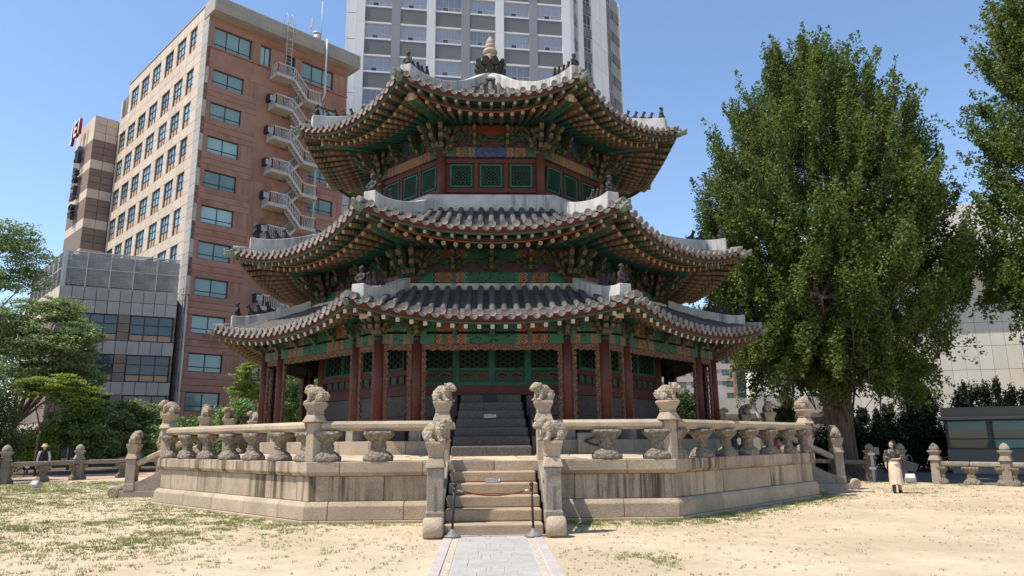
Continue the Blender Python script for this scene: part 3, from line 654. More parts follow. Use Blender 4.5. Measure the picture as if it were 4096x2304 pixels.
for k in range(-3, 5):
    an = R(-90 + 45 * k); bays = [(-H1, -FL), (-FL, FL), (FL, H1)]
    for q, (a, c) in enumerate(bays):
        side_box('painted_beam', k, a + .07, c - .07, D1 - .09, D1 + .09, 4.05, 4.30, DAN_G); side_box('painted_beam', k, a + .06, c - .06, D1 - .07, D1 + .07, 4.37, 4.74, DAN_G)
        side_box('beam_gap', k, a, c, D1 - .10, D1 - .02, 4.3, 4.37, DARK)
        if k in VIS: scallop_frame(k, a + .125, c - .125, 2.0, 4.05, D1, .13, .17)
    if k in (3, 4, -3): continue
    for u in (-FL, FL):
        p = oct_pt(k, u, D1 + .06, 4.26); bracket(p, an, BR_S)
        for s in (-1, 1): put('bracket_wing', WG1, pav, oct_pt(k, u, D1 + .075, 4.26), (0, 0, an + s * pi / 2))
        for s in (-1, 1): put('bearing_block', SOROM, pav, oct_pt(k, u + s * .18, D1 + .06, 4.28), (0, 0, an))
    for u in (-.95, 0, .95): bracket(oct_pt(k, u, D1 + .06, 4.36), an, brk_mesh(.55, .55, .09) if u else BR_S); put('bearing_block', SOROM, pav, oct_pt(k, u, D1 + .07, 4.27), (0, 0, an))
for j in (-3, -2, -1, 0, 1, 2):
    p = corner_pt(j, 7.45, 4.24); a0 = R(-67.5 + 45 * j)
    for da in (-22.5, 0, 22.5, -55, 55): bracket(p + Vector((0, 0, .0 if abs(da) < 40 else .1)), a0 + R(da), BR_C if abs(da) < 40 else BR_S)
    for s in (-1, 1): put('bracket_wing', WG1, pav, p + Vector((cos(a0), sin(a0), 0)) * .06, (0, 0, a0 + s * R(112.5)))
# gallery ceiling
b = MB(); b.add([corner_pt(j, d / cos(R(22.5)), 4.78) for d in (5.0, 6.95) for j in range(8)], [(j, (j + 1) % 8, 8 + (j + 1) % 8, 8 + j) for j in range(8)]); b.obj('gallery_ceiling', REDDARK, pav)

# ---- inner hall: stone base, doors and lattice windows
D2 = 5.27; H2 = D2 * T8
def tri_lattice(w, h, name, m, pitch=.155, bw=.026):
    b = MB()
    def seg(ax, az, bx, bz):
        # clip to the w x h frame
        pts = []; dx, dz = bx - ax, bz - az; t0, t1 = 0, 1
        for p, q in ((-dx, ax + w / 2), (dx, w / 2 - ax), (-dz, az), (dz, h - az)):
            if abs(p) < 1e-9:
                if q < 0: return
            else:
                t = q / p
                if p < 0: t0 = max(t0, t)
                else: t1 = min(t1, t)
        if t1 - t0 < .02: return
        b.bar((ax + dx * t0, 0, az + dz * t0), (ax + dx * t1, 0, az + dz * t1), .03, bw, 0, (0, 0, 1) if abs(dz) < abs(dx) * 3 else (1, 0, 0))
    n = int(w / pitch) + 1; off = w / 2
    for i in range(-n, n + 1): seg(i * pitch, 0, i * pitch, h)
    sl = math.tan(R(30))
    zs = np.arange(-2, 3, pitch * 2 * sl * 1.0)
    for z in zs: seg(-w / 2, z, w / 2, z + w * sl); seg(-w / 2, z, w / 2, z - w * sl)
    return b.mesh(name, m)
def fret_lattice(w, h, name, m):
    b = MB()
    def C(x0, z0, x1, z1): b.bar((x0, 0, z0), (x1, 0, z1), .02, .014, 0, (0, 1, 0))
    q = .115; n = int((w + h) / q)
    for i in range(-n, n):
        c = i * q
        for s in (1, -1):
            # diagonal x*s + c = z - h/2 clipped
            xs = [x for x in (-w / 2, w / 2)]; pts = []
            x0, x1 = -w / 2, w / 2; z0, z1 = s * x0 + c + h / 2, s * x1 + c + h / 2
            lo, hi = 0, 1; dz = z1 - z0
            ta, tb = sorted(((0 - z0) / dz, (h - z0) / dz)); lo = max(0, ta); hi = min(1, tb)
            if hi - lo > .03: C(x0 + w * lo, z0 + dz * lo, x0 + w * hi, z0 + dz * hi)
    for r_ in (.06, .14): 
        C(-w / 2 + r_, r_, w / 2 - r_, r_); C(-w / 2 + r_, h - r_, w / 2 - r_, h - r_); C(-w / 2 + r_, r_, -w / 2 + r_, h - r_); C(w / 2 - r_, r_, w / 2 - r_, h - r_)
    return b.mesh(name, m)
def frame_mesh(w, h, t, dep, name, m, rails=()):
    b = MB(); b.box(-w / 2, -w / 2 + t, -dep / 2, dep / 2, 0, h); b.box(w / 2 - t, w / 2, -dep / 2, dep / 2, 0, h); b.box(-w / 2 + t, w / 2 - t, -dep / 2 + .002, dep / 2 - .002, 0, t); b.box(-w / 2 + t, w / 2 - t, -dep / 2 + .002, dep / 2 - .002, h - t, h)
    for z in rails: b.box(-w / 2 + t, w / 2 - t, -dep / 2 + .004, dep / 2 - .004, z - t * .4, z + t * .4)
    return b.mesh(name, m)
LW = .98; DOORF = frame_mesh(LW, 1.85, .085, .07, 'door', GREEN, (.44,)); LATM = tri_lattice(LW - .17, 1.28, 'lattice', GREEN_L, .125, .022); WINF = frame_mesh(LW, 1.42, .07, .07, 'lattice_window', GREEN); LATW = tri_lattice(LW - .14, 1.28, 'lattice', GREEN_L)
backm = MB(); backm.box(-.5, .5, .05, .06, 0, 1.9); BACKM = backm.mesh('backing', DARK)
cl = MB(); cp = []
for q in range(17):
    a = pi * q / 16; cp.append((.155 * cos(a) * (1 + .1 * abs(cos(3 * a))), 0, .1 + .075 * sin(a) + .035 * abs(sin(2.5 * a))))
for q in range(9): a = pi + pi * q / 8; cp.append((.155 * cos(a), 0, .1 + .07 * sin(a)))
cl.tube(cp + [cp[0]], .009, 5)
for s in (-1, 1): cl.tube([(0, 0, .13), (s * .03, 0, .08), (s * .075, 0, .075), (s * .085, 0, .115), (s * .055, 0, .12)], .009, 5)
CLOUD = cl.mesh('cloud_carving', mat('pale_worn_paint', (.15, .135, .1), .7))
cbk = MB(); cbk.prism([(x * .97, z) for x, _, z in cp], -.004, .004); CLBACK = cbk.mesh('cloud_ground', mat('cloud_red', (.05, .012, .01), .7, rv=.6))
for k in range(-3, 5):
    an = R(-90 + 45 * k); rz = R(45 * k)
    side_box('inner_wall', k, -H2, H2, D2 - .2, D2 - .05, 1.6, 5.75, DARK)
    p = oct_pt(k, -H2, D2, 1.65); c = MB(); c.tube([(0, 0, 0), (0, 0, 4.0)], .17, 14); put('hall_column', c.mesh('hall_column', REDWOOD), pav, p)
    if k not in VIS: continue
    side_box('stone_base', k, -H2 + .1, -.98 if k == 0 else 0, D2 - .05, D2 + .12, 1.65, 2.3, GRANITE_SHADE, bev=.015); side_box('stone_base', k, .98 if k == 0 else .004, H2 - .1, D2 - .05, D2 + .12, 1.65, 2.3, GRANITE_SHADE, bev=.015)
    side_box('stone_base', k, -H2 + .1, -.93 if k == 0 else -.5, D2 - .05, D2 + .10, 2.304, 2.86, GRANITE_SHADE, bev=.015); side_box('stone_base', k, .93 if k == 0 else -.496, H2 - .1, D2 - .05, D2 + .10, 2.304, 2.86, GRANITE_SHADE, bev=.015)
    side_box('sill', k, -H2 + .1, H2 - .1, D2 - .02, D2 + .14, 2.865, 3.12, REDWOOD)
    if k == 0:
        for i in range(4):
            o = put('door', DOORF, pav, oct_pt(k, (i - 1.5) * LW, D2 + .08, 3.125), (0, 0, rz)); put('lattice', LATM, o, (0, 0, .48)); put('backing', BACKM, o)
            b = MB(); b.box(-LW / 2 + .086, LW / 2 - .086, -.006, .0, .086, .405); put('door_panel', b.mesh('door_panel', GREEN_L), o)
            for s in (-1, 1): put('cloud_ground', CLBACK, o, (s * .2, -.012, .155), None, (.9, .9, .9)); put('cloud_carving', CLOUD, o, (s * .2, -.02, .155), None, (.9, .9, .9))
        b = MB(); b.lathe([(.02, .0), (.07, .12), (.05, .17)], 8); b.tube([(0, 0, .17), (0, 0, .3)], .012, 5); b.obj('door_lock', IRON, pav, loc=oct_pt(0, -.02, D2 + .16, 4.22))
    else:
        side_box('rail', k, -H2 + .1, H2 - .1, D2, D2 + .12, 3.42, 3.56, REDWOOD); side_box('rail', k, -H2 + .1, H2 - .1, D2, D2 + .10, 3.12, 3.2, REDDARK)
        for i in range(12):
            u = -1.76 + i * .32; side_box('small_panel', k, u - .11, u + .11, D2 + .02, D2 + .05, 3.205, 3.415, GREEN); side_box('stile', k, u + .12, u + .2, D2 + .02, D2 + .09, 3.202, 3.418, REDWOOD)
        for i in range(4):
            o = put('lattice_window', WINF, pav, oct_pt(k, (i - 1.5) * LW, D2 + .08, 3.565), (0, 0, rz)); put('lattice', LATW, o, (0, 0, .07)); put('backing', BACKM, o, (0, 0, -.4))

# ---- second and third storey bodies
def storey(D, zb, b0, b1, p1, beam_m, nmid, wallm, r_col):
    H = D * T8
    for k in range(-3, 5):
        an = R(-90 + 45 * k); vis = k in VIS
        side_box('storey_wall', k, -H, H, D - .25, D - .06, zb, p1 + .35, wallm)
        c = MB(); c.tube([(0, 0, 0), (0, 0, p1 - zb - .1)], r_col, 14); put('storey_column', c.mesh('storey_column', REDWOOD), pav, oct_pt(k, -H, D, zb))
        if not vis: continue
        bm = beam_m(k); side_box('painted_beam', k, -H + r_col * .8, H - r_col * .8, D - .1, D + .1, b0, b1, bm)
        side_box('frieze', k, -H + .1, H - .1, D - .055, D - .02, b1, b1 + (p1 - b1) * .42, mat('frieze_red', (.13, .025, .022), .7, .4, 6, col2=(.06, .06, .11)) if k == -2 else bpy.data.materials['frieze_red'])
        side_box('painted_panel', k, -H + .1, H - .1, D - .05, D + .0, b1 + (p1 - b1) * .45, p1, DAN_R if D < 4.5 and k == 0 else (DAN_B if D < 4.5 else DAN_G))
        side_box('plate', k, -H, H, D - .05, D + .09, b1 + (p1 - b1) * .42, b1 + (p1 - b1) * .47, GREEN)
        for i in range(nmid):
            u = (i - (nmid - 1) / 2) * (2 * H / (nmid + 1.0)); bracket(oct_pt(k, u, D - .03, b1 + .02), an, BR_2S)
            put('bearing_block', SOROM, pav, oct_pt(k, u - .16, D + .06, b1 + (p1 - b1) * .36), (0, 0, an)); put('bearing_block', SOROM, pav, oct_pt(k, u + .16, D + .06, b1 + (p1 - b1) * .36), (0, 0, an))
            for s in (-1, 1): put('bracket_wing', WG1, pav, oct_pt(k, u, D + .02, b1 + .02), (0, 0, an + s * pi / 2))
        b = MB(); pl = H + .55; b.tube([(-pl, 0, 0), (pl, 0, 0)], .115, 12, 0, True, True, 1)
        b.obj('purlin', [GREEN, CAP_BIG], pav, loc=oct_pt(k, 0, D + .36, p1 + .04), rot=(0, 0, R(45 * k)))
    for j in (-3, -2, -1, 0, 1, 2):
        a0 = R(-67.5 + 45 * j); p = corner_pt(j, D / cos(R(22.5)), b0 + .15)
        for da in (-22.5, 0, 22.5): bracket(p, a0 + R(da), BR_2)
        for da, zz in ((-50, .12), (50, .12), (-78, .3), (78, .3), (-36, .38), (36, .38)): bracket(p + Vector((0, 0, zz * .5)), a0 + R(da), BR_2S if abs(da) > 40 else BR_C)
        for da in (-60, 60): bracket(p - Vector((0, 0, .12)), a0 + R(da), BR_C)
        for s in (-1, 1): put('bracket_wing', WG2, pav, p + Vector((cos(a0), sin(a0), 0)) * .12, (0, 0, a0 + s * R(112.5)))
def capbig():
    m, N, L, b = newmat('purlin_end_flower'); v = coords(N, L, 'Object', (0, 1, 1)); sp = N.new('ShaderNodeSeparateXYZ'); L.new(v, sp.inputs[0])
    a = math_n(N, L, 'ARCTAN2', sp.outputs[1], sp.outputs[2]); pet = math_n(N, L, 'ABSOLUTE', math_n(N, L, 'SINE', math_n(N, L, 'MULTIPLY', a, 4.)))
    L.new(mixc(N, L, maprange(N, L, pet, .25, .5), (.04, .06, .045), (.48, .45, .37)), b.inputs['Base Color']); b.inputs['Roughness'].default_value = .7; return m
CAP_BIG = capbig()
storey(D2, 5.55, 5.98, 6.28, 7.0, lambda k: DAN_G, 3, REDDARK, .15)
D3 = 3.74; H3 = D3 * T8
storey(D3, 8.3, 10.37, 10.68, 11.48, lambda k: DAN_B if k == 0 else DAN_T, 2, REDWOOD, .15)
W3F = frame_mesh(.70, .76, .055, .06, 'window', GREEN); W3L = fret_lattice(.59, .65, 'lattice', GREEN_L); b = MB(); b.box(-.3, .3, .02, .025, .05, .71); W3B = b.mesh('pane', DARK)
for k in VIS:
    for u in (-.94, 0, .94):
        o = put('window', W3F, pav, oct_pt(k, u, D3 - .03, 9.40), (R(8) if (k == 1 and u < 0) else 0, 0, R(45 * k))); put('lattice', W3L, o, (0, 0, .055)); put('pane', W3B, o)
    for z0, z1 in ((9.22, 9.36), (10.19, 10.34)): side_box('wall_rail', k, -H3 + .1, H3 - .1, D3 - .05, D3 + .01, z0, z1, REDWOOD)
    for u in (-.47, .47): side_box('wall_stile', k, u - .06, u + .06, D3 - .05, D3 + .0, 9.36, 10.19, REDWOOD)

# ================================================================ roofs
class Roof:
    def __init__(s, a0, Rc, z0, lift, at, zt, dw, zp, conc=.28, two=True): s.a0, s.ac, s.z0, s.lift, s.at, s.zt, s.dw, s.zp, s.conc, s.two = a0, Rc * cos(R(22.5)), z0, lift, at, zt, dw, zp, conc, two; s.h = s.ac * T8
    def ae(s, w): return s.a0 + (s.ac - s.a0) * abs(w) ** 2
    def ze(s, w): return s.z0 + s.lift * abs(w) ** 2.3
    def top(s, u, d):
        w = min(1, abs(u) / s.h); a = s.ae(w); q = max(0, min(1, (a - d) / (a - s.at))); zl = s.lift * w ** 2.3 * (1 - q) ** 1.3
        return s.z0 + (s.zt - s.z0) * (q * (1 - s.conc) + s.conc * q * q) + zl
RF = [Roof(8.08, 8.95, 4.60, .42, 5.75, 5.74, D1, 4.82, .1, False), Roof(7.68, 8.57, 6.93, .56, 4.53, 8.40, D2, 7.02, .22), Roof(6.08, 6.82, 11.36, .52, .5, 14.75, D3, 11.52, .3)]
def cover_row(rf, k, u, b, sp):
    r0 = .083; w = min(1, abs(u) / rf.h); a = rf.ae(w) + .07; d_end = max(rf.at, abs(u) / T8 + .02)
    if a - d_end < .12: return False
    L_ = a - d_end; n = max(1, round(L_ / .33)); rings = []
    for i in range(n):
        for q, rr in ((0, r0), (1, r0 * .9)):
            d = a - L_ * (i + q * .98) / n; rings.append((d, rr, i))
    N = 7; vs = []
    for d, rr, i in rings:
        z = rf.top(u, min(d, a - .07)) + .035 + (0 if d < a - .07 else -.02)
        for q in range(N): t = pi * q / (N - 1); vs.append(oct_pt(k, u + rr * cos(t), d, z - .03 + rr * 1.12 * sin(t)))
    base = len(b.v); b.v += [tuple(v) for v in vs]
    for i in range(len(rings) - 1):
        mi = 1 if rings[i][2] == 0 and rings[i + 1][2] == 0 else 0
        for q in range(N - 1): b.f.append((base + i * N + q, base + (i + 1) * N + q, base + (i + 1) * N + q + 1, base + i * N + q + 1)); b.m.append(mi); b.sm.append(True)
    # end disc with a raised rim
    z = rf.top(u, a - .07) + .012; c = oct_pt(k, u, a + .012, z + .03); n_, t_ = frame(k); M = 14
    for rr, dd, mi in ((.092, .0, 1), (.066, -.004, 1)): 
        vs = [c + t_ * (rr * cos(2 * pi * q / M)) + Vector((0, 0, rr * sin(2 * pi * q / M))) + n_ * (dd + (.0 if rr > .08 else -.008)) for q in range(M)]
        base = len(b.v); b.v += [tuple(v) for v in vs]
        if rr > .08: outer = base
    for q in range(M): b.f.append((outer + q, outer + (q + 1) % M, base + (q + 1) % M, base + q)); b.m.append(1); b.sm.append(False)
    b.f.append(tuple(base + q for q in range(M))); b.m.append(1); b.sm.append(False)
    vs = [c + t_ * (.092 * cos(2 * pi * q / M)) + Vector((0, 0, .092 * sin(2 * pi * q / M))) - n_ * .05 for q in range(M)]; b2 = len(b.v); b.v += [tuple(v) for v in vs]
    for q in range(M): b.f.append((outer + (q + 1) % M, outer + q, b2 + q, b2 + (q + 1) % M)); b.m.append(1); b.sm.append(True)
    b.f.append(tuple(reversed([b2 + q for q in range(M)]))); b.m.append(1); b.sm.append(False)
    return True
def pan_row(rf, k, u, b, sp):
    w = min(1, abs(u) / rf.h); a = rf.ae(w) + .03; d_end = max(rf.at, abs(u) / T8 - .05)
    if a - d_end < .1: return False
    L_ = a - d_end; n = max(1, round(L_ / .15)); N = 7; rings = []
    for i in range(n):
        for q, up in ((0, .03), (1, 0)): rings.append((a - L_ * (i + q) / n, up, i))
    vs = []
    for d, up, i in rings:
        for q in range(N):
            x = (q / (N - 1) - .5) * 2; vs.append(oct_pt(k, u + x * sp * .5, d, rf.top(u, min(d, a - .03)) + up - .045 * (1 - x * x)))
    base = len(b.v); b.v += [tuple(v) for v in vs]
    for i in range(len(rings) - 1):
        mi = 1 if rings[i][2] <= 3 else 0
        for q in range(N - 1): b.f.append((base + i * N + q, base + i * N + q + 1, base + (i + 1) * N + q + 1, base + (i + 1) * N + q)); b.m.append(mi); b.sm.append(False)
    # crescent drip plate
    z = rf.top(u, a - .03) + .03; M = 9; vs = []
    for side in (.012, -.012):
        for q in range(M): x = (q / (M - 1) - .5) * 2; vs.append(oct_pt(k, u + x * sp * .46, a + side, z - .045 * (1 - x * x)))
        for q in range(M): x = (q / (M - 1) - .5) * 2; vs.append(oct_pt(k, u + x * sp * .46, a + side + .015, z - .01 - .155 * (1 - abs(x) ** 2.2)))
    base = len(b.v); b.v += [tuple(v) for v in vs]
    for q in range(M - 1):
        b.f.append((base + q, base + M + q, base + M + q + 1, base + q + 1)); b.f.append((base + 2 * M + q + 1, base + 3 * M + q + 1, base + 3 * M + q, base + 2 * M + q)); b.f.append((base + M + q, base + 3 * M + q, base + 3 * M + q + 1, base + M + q + 1)); b.m += [1] * 3; b.sm += [False] * 3
    return True
raf = MB(); raf.tube([(0, 0, 0), (0, 0, 1)], 1, 10, 0, True, True, 1); RAFM = raf.mesh('rafter', [RAFT, CAP])
fly = MB(); fly.box(-1, 1, -1, 1, 0, 1); fly.m[1] = 1; FLYM = fly.mesh('flying_rafter', [RAFT, CAP]); FLYW = fly.mesh('flying_rafter', [RAFT, CAPW])
def aim(a, b, sx, sy):
    d = b - a; q = d.to_track_quat('Z', 'Y'); M3 = q.to_matrix()
    # keep local x horizontal
    x = d.cross(Vector((0, 0, 1))).normalized(); y = d.normalized().cross(x); zz = d.normalized()
    return Matrix(((x.x * sx, y.x * sy, zz.x * d.length, a.x), (x.y * sx, y.y * sy, zz.y * d.length, a.y), (x.z * sx, y.z * sy, zz.z * d.length, a.z), (0, 0, 0, 1)))
def fan(w, win):      # inner position fraction: parallel in the middle, fanning at the corners
    return w
def grid(name, k, rows, m, par, flip=False):
    b = MB(); n = len(rows[0]); b.add([p for r_ in rows for p in r_], [(i * n + q, i * n + q + 1, (i + 1) * n + q + 1, (i + 1) * n + q) if not flip else (i * n + q + 1, i * n + q, (i + 1) * n + q, (i + 1) * n + q + 1) for i in range(len(rows) - 1) for q in range(n - 1)], 0, True); return b
WS = [i / 14 * 2 - 1 for i in range(15)]
SOFF = mat('eave_soffit', (.24, .205, .145), .8, .3, 4, col2=(.13, .125, .085))
SOFF_G = mat('eave_soffit_green', (.065, .088, .056), .8, .4, 9, col2=(.13, .09, .055))
BOARD = mat('eave_board_green', (.04, .07, .045), .7, .3, 5)
dh = MB(); dh.ell((0, 0, 0), (.22, .13, .13)); dh.ell((.2, 0, .03), (.13, .1, .08)); dh.ell((.22, 0, -.08), (.1, .08, .04)); dh.ell((.31, 0, .08), (.05, .07, .05))
for s in (-1, 1): dh.ell((.08, s * .09, .11), (.07, .04, .06)); dh.tube([(-.05, s * .08, .1), (-.18, s * .11, .2), (-.24, s * .1, .17)], [.04, .025, .01], 6)
DRAGON = remesh(dh, .022, 'dragon_head', [mat('grey_green_glaze', (.16, .18, .14), .6, .4, 9, bump=.4)], 2, lambda co: .012 * np.sin(co[:, 0] * 60) * np.sin(co[:, 1] * 50) * np.sin(co[:, 2] * 55))
def fig_mesh(kind):
    b = MB()
    if kind == 0:    # seated hatted figure
        b.ell((0, 0, .09), (.1, .09, .09)); b.ell((0, 0, .2), (.07, .075, .1)); b.ell((.02, 0, .33), (.05, .05, .055)); b.lathe([(.075, .375), (.06, .385), (.035, .42), (.01, .43)], 10)
        for s in (-1, 1): b.tube([(0, s * .07, .25), (.05, s * .11, .16), (.09, s * .09, .1)], [.03, .028, .025], 6)
    else:            # crouching animal, head raised
        b.ell((-.05, 0, .07), (.08, .055, .07)); b.tube([(-.05, 0, .08), (.03, 0, .14), (.06, 0, .22)], [.055, .055, .045], 8); b.ell((.085, 0, .26), (.06, .04, .04)); b.ell((.05, 0, .3), (.02, .035, .03))
        for s in (-1, 1): b.tube([(.05, s * .035, .14), (.07, s * .04, 0)], [.028, .022], 6)
        b.tube([(-.12, 0, .05), (-.16, 0, .13), (-.13, 0, .19)], [.02, .02, .01], 5)
    return remesh(b, .016, 'figurine', [FIGURE], 1)
FIG = [fig_mesh(0), fig_mesh(1)]
for ri, rf in enumerate(RF):
    # deck under the tiles; its underside is the soffit
    b = MB()
    def deck_rows(k, up):
        rows = []
        for q in range(9):
            t = q / 8; row = []
            for w in WS:
                a = rf.ae(w); d = a + (rf.at - a) * t; u = w * d * T8; row.append(oct_pt(k, u, d, rf.top(u, d) + up))
            rows.append(row)
        return rows
    for k in range(-3, 5):
        gx = grid('x', k, deck_rows(k, -.075), None, None, True); b.add(gx.v, gx.f, 0, True)
    roof = b.obj('roof', TILE, pav)
    # soffit per side
    for k in VIS + (-3, 3):
        rows = []
        prof = [(0, -.085, -.02), (.02, -.135, -.04)] + ([(.0, 0, 0)] if False else [])
        r1, r2, r3 = [], [], []
        for w in WS:
            a = rf.ae(w); z = rf.ze(w); d1 = a - .66; 
            p1 = oct_pt(k, w * (a - .04) * T8, a - .04, z - .20); r1.append(p1)
            zi = z - .02 if rf.two else None
            if rf.two: r2.append(oct_pt(k, w * d1 * T8, d1, z - .08))
            di = rf.dw - .1; r3.append(oct_pt(k, w * di * T8, di, rf.zp + .14))
        if rf.two:
            r2b = [p + Vector((0, 0, -.18)) for p in r2]
            grid('', k, [r1, r2], None, None).obj('flying_soffit', SOFF_G, roof)
            grid('', k, [r2b, r3], None, None).obj('soffit', SOFF, roof)
        else: grid('', k, [r1, r3], None, None).obj('soffit', SOFF_G, roof)
        # fascia, green eave board, orange line
        def strip(name, off_d, z0, z1, m, th=.03):
            bb = MB(); ro, ri_ = [], []
            P = [[oct_pt(k, w * (rf.ae(w) + dd) * T8, rf.ae(w) + dd, rf.ze(w) + zz) for w in WS] for dd, zz in ((off_d, z1), (off_d, z0), (off_d - th, z0), (off_d - th, z1))]
            P.append(P[0]); gx = grid('', k, P, None, None, True); return gx.obj(name, m, roof)
        strip('fascia', .0, -.185, .0, FASCIA); strip('eave_board', .006, -.235, -.187, BOARD, .08)
        if rf.two: strip('orange_batten', -.60, -.285, -.25, ORANGE, .05); strip('batten', -.62, -.248, -.12, BOARD, .06)
    # rafters
    sp = .30; n = int(2 * rf.h / sp)
    for k in VIS:
        nr = {0: 21, 1: 19, 2: 15}[ri]
        for i in range(nr):
            w = (i + .5) / nr * 2 - 1; a = rf.ae(w); z = rf.ze(w); u = w * a * T8
            hw = rf.dw * T8; uw = u if abs(u) < .55 * hw else math.copysign(.55 * hw + (abs(u) - .55 * hw) / (rf.h - .55 * hw) * (.42 * hw), u)
            if rf.two:
                A = oct_pt(k, uw, rf.dw - .05, rf.zp); d1 = a - .56; B = oct_pt(k, u * d1 / a, d1, z - .37); B = A.lerp(B, 1.0)
                put('rafter', RAFM, roof, mtx=aim(A, B, .068, .068))
                dirv = (B - A); t_ = .45; C0 = B - dirv.normalized() * .35; C0 = Vector((C0.x, C0.y, z - .12)); E_ = oct_pt(k, u, a - .03, z - .285)
                put('flying_rafter', FLYM, roof, mtx=aim(C0, E_, .046, .052))
            else:
                A = oct_pt(k, uw, rf.dw, rf.zp - .02); E_ = oct_pt(k, u, a - .04, z - .285); put('flying_rafter', FLYW, roof, mtx=aim(A, E_, .046, .052))
    # tiles
    rest = MB(); nrow = int(rf.h / sp)
    for k in range(-3, 5):
        own = k in (-1, 0, 1)
        for i in range(-nrow - 1, nrow + 2):
            u = i * sp
            if abs(u) < rf.h - .03:
                bb = MB() if own else rest
                if cover_row(rf, k, u, bb, sp) and own: bb.obj('cover_tile_row', [TILE, TILE_L], roof)
            u = (i + .5) * sp
            if abs(u) < rf.h - .02:
                bb = MB() if own else rest
                if pan_row(rf, k, u, bb, sp) and own: bb.obj('pan_tile_row', [TILE, TILE_L], roof)
    rest.obj('tile_rows', [TILE, TILE_L], roof, kind='stuff')
    # hip rafters, ridges, dragon heads, figurines
    for j in range(-3, 5):
        a0 = R(-67.5 + 45 * j); rad = Vector((cos(a0), sin(a0), 0)); tan_ = Vector((-sin(a0), cos(a0), 0)); Rc = rf.ac / cos(R(22.5))
        seen = j in (-3, -2, -1, 0, 1, 2)
        Rw = rf.dw / cos(R(22.5)); zc = rf.ze(1)
        if seen:
            A = rad * (Rw - .1) + Vector((0, 0, rf.zp - .0)); Bm = rad * (Rc - .75) + Vector((0, 0, zc - .36 - (0 if rf.two else -.08))); Bt = rad * (Rc - .05) + Vector((0, 0, zc - .2))
            b = MB(); b.bar(A, Bm, .2, .26); b.m[1] = 1; b.obj('hip_rafter', [GREEN, CAP_BIG], roof)
            b = MB(); b.bar(Bm - (Bm - A).normalized() * .5 + Vector((0, 0, .2)), Bt, .17, .2); b.obj('hip_rafter', SWIRL, roof)
            b = MB(); b.bar(Bm, Bm + (Bm - A).normalized() * .05, .22, .28); b.obj('hip_rafter_end', CAP_BIG, roof)
            dp = rad * (Rc + .06) + Vector((0, 0, zc - .16)); put('dragon_head', DRAGON, roof, dp, (0, -.25, a0), (.85, .85, .85) if rf.two else (.5, .5, .5))
        R0 = Rc - (.42, .42, .34)[ri]; R1 = (rf.at / cos(R(22.5))) + (.0 if ri < 2 else -.1)
        b = MB(); wd = .17; n = 14; vs = []; hh = (.29, .36, .35)[ri]
        for i in range(n + 1):
            t = i / n; rr = R0 + (R1 - R0) * t; d = rr * cos(R(22.5)); z = rf.top(d * T8, d); e = .06 * max(0, 1 - t * 5) ** 2
            c = rad * rr
            for s, zz, ww in ((-1, -.12, 1.08), (-1, hh + e, 1), (1, hh + e, 1), (1, -.12, 1.08)): vs.append(c + tan_ * (s * wd * ww) + Vector((0, 0, z + zz)))
        fs = [(i * 4 + q, i * 4 + (q + 1) % 4, (i + 1) * 4 + (q + 1) % 4, (i + 1) * 4 + q) for i in range(n) for q in range(4)] + [(3, 2, 1, 0), tuple(n * 4 + q for q in range(4))]
        b.add(vs, fs); rg = bevel(b.obj('hip_ridge', PLASTER, pav), .012)
        # corner tiles beyond the ridge end
        b = MB(); pp = [rad * rr + Vector((0, 0, rf.top(rr * cos(R(22.5)) * T8, rr * cos(R(22.5))) + .05)) for rr in (R0 + .02, (R0 + Rc) / 2, Rc + .06)]; b.tube(pp, .085, 12); b.obj('corner_tile', TILE_L, roof)
        if not seen: continue
        nf = (4, 4, 5)[ri]
        for i in range(nf):
            rr = R0 - .16 - (0 if i == 0 else .12) - i * .27; d = rr * cos(R(22.5)); z = rf.top(d * T8, d) + hh + .06 * max(0, 1 - ((rr - R0) / (R1 - R0)) * 5) ** 2
            s_ = random.uniform(1.0, 1.2) * (1.0 if i else 1.1); put('figurine', FIG[0 if i == 0 else 1], rg, rad * rr + Vector((0, 0, z - .012)), (0, 0, a0 + random.uniform(-.3, .3)), (s_, s_, s_ * (1 if i else 1)))
    # plaster band at the roof top
    if ri < 2:
        z0, z1 = ((5.62, 5.93), (8.25, 8.92))[ri]; di, do = rf.at - .25, rf.at + .03
        for k in VIS + (-3, 3, 4):
            run_block('plaster_band', k, [(di, z0), (do, z0), (do - .02, z1 - .05), (di, z1)], -do * T8, do * T8, PLASTER, True, True, par=pav, jit=0, bev=0, gap=0)
# finial
fin = empty('finial', (0, 0, 14.62)); fin.parent = pav
b = MB(); b.lathe([(.95, 0), (.72, .25), (.5, .42), (.46, .5)], 24); b.obj('plaster_collar', PLASTER, fin)
DKT = mat('dark_bronze_tile', (.045, .04, .036), .5, .4, 10, bump=.3, metal=.2)
b = MB(); b.lathe([(.46, .45), (.5, .55), (.36, .75), (.40, .9), (.5, 1.0), (.42, 1.08), (.3, 1.12)], 24); b.obj('lotus_base', DKT, fin)
pt = MB(); pt.prism([(-.13, 0), (.13, 0), (.16, .14), (.1, .27), (0, .32), (-.1, .27), (-.16, .14)], -.02, .02); PET = pt.mesh('petal', DKT)
for i in range(10):
    a = 2 * pi * i / 10
    put('petal', PET, fin, (.47 * cos(a), .47 * sin(a), .86), (R(24), 0, a + pi / 2)); put('petal', PET, fin, (.46 * cos(a + .3), .46 * sin(a + .3), .58), (R(38), 0, a + .3 + pi / 2), (.9, .9, .8))
FST = mat('finial_stone', (.40, .31, .22), .85, .25, 3, bump=.3, speck=.2)
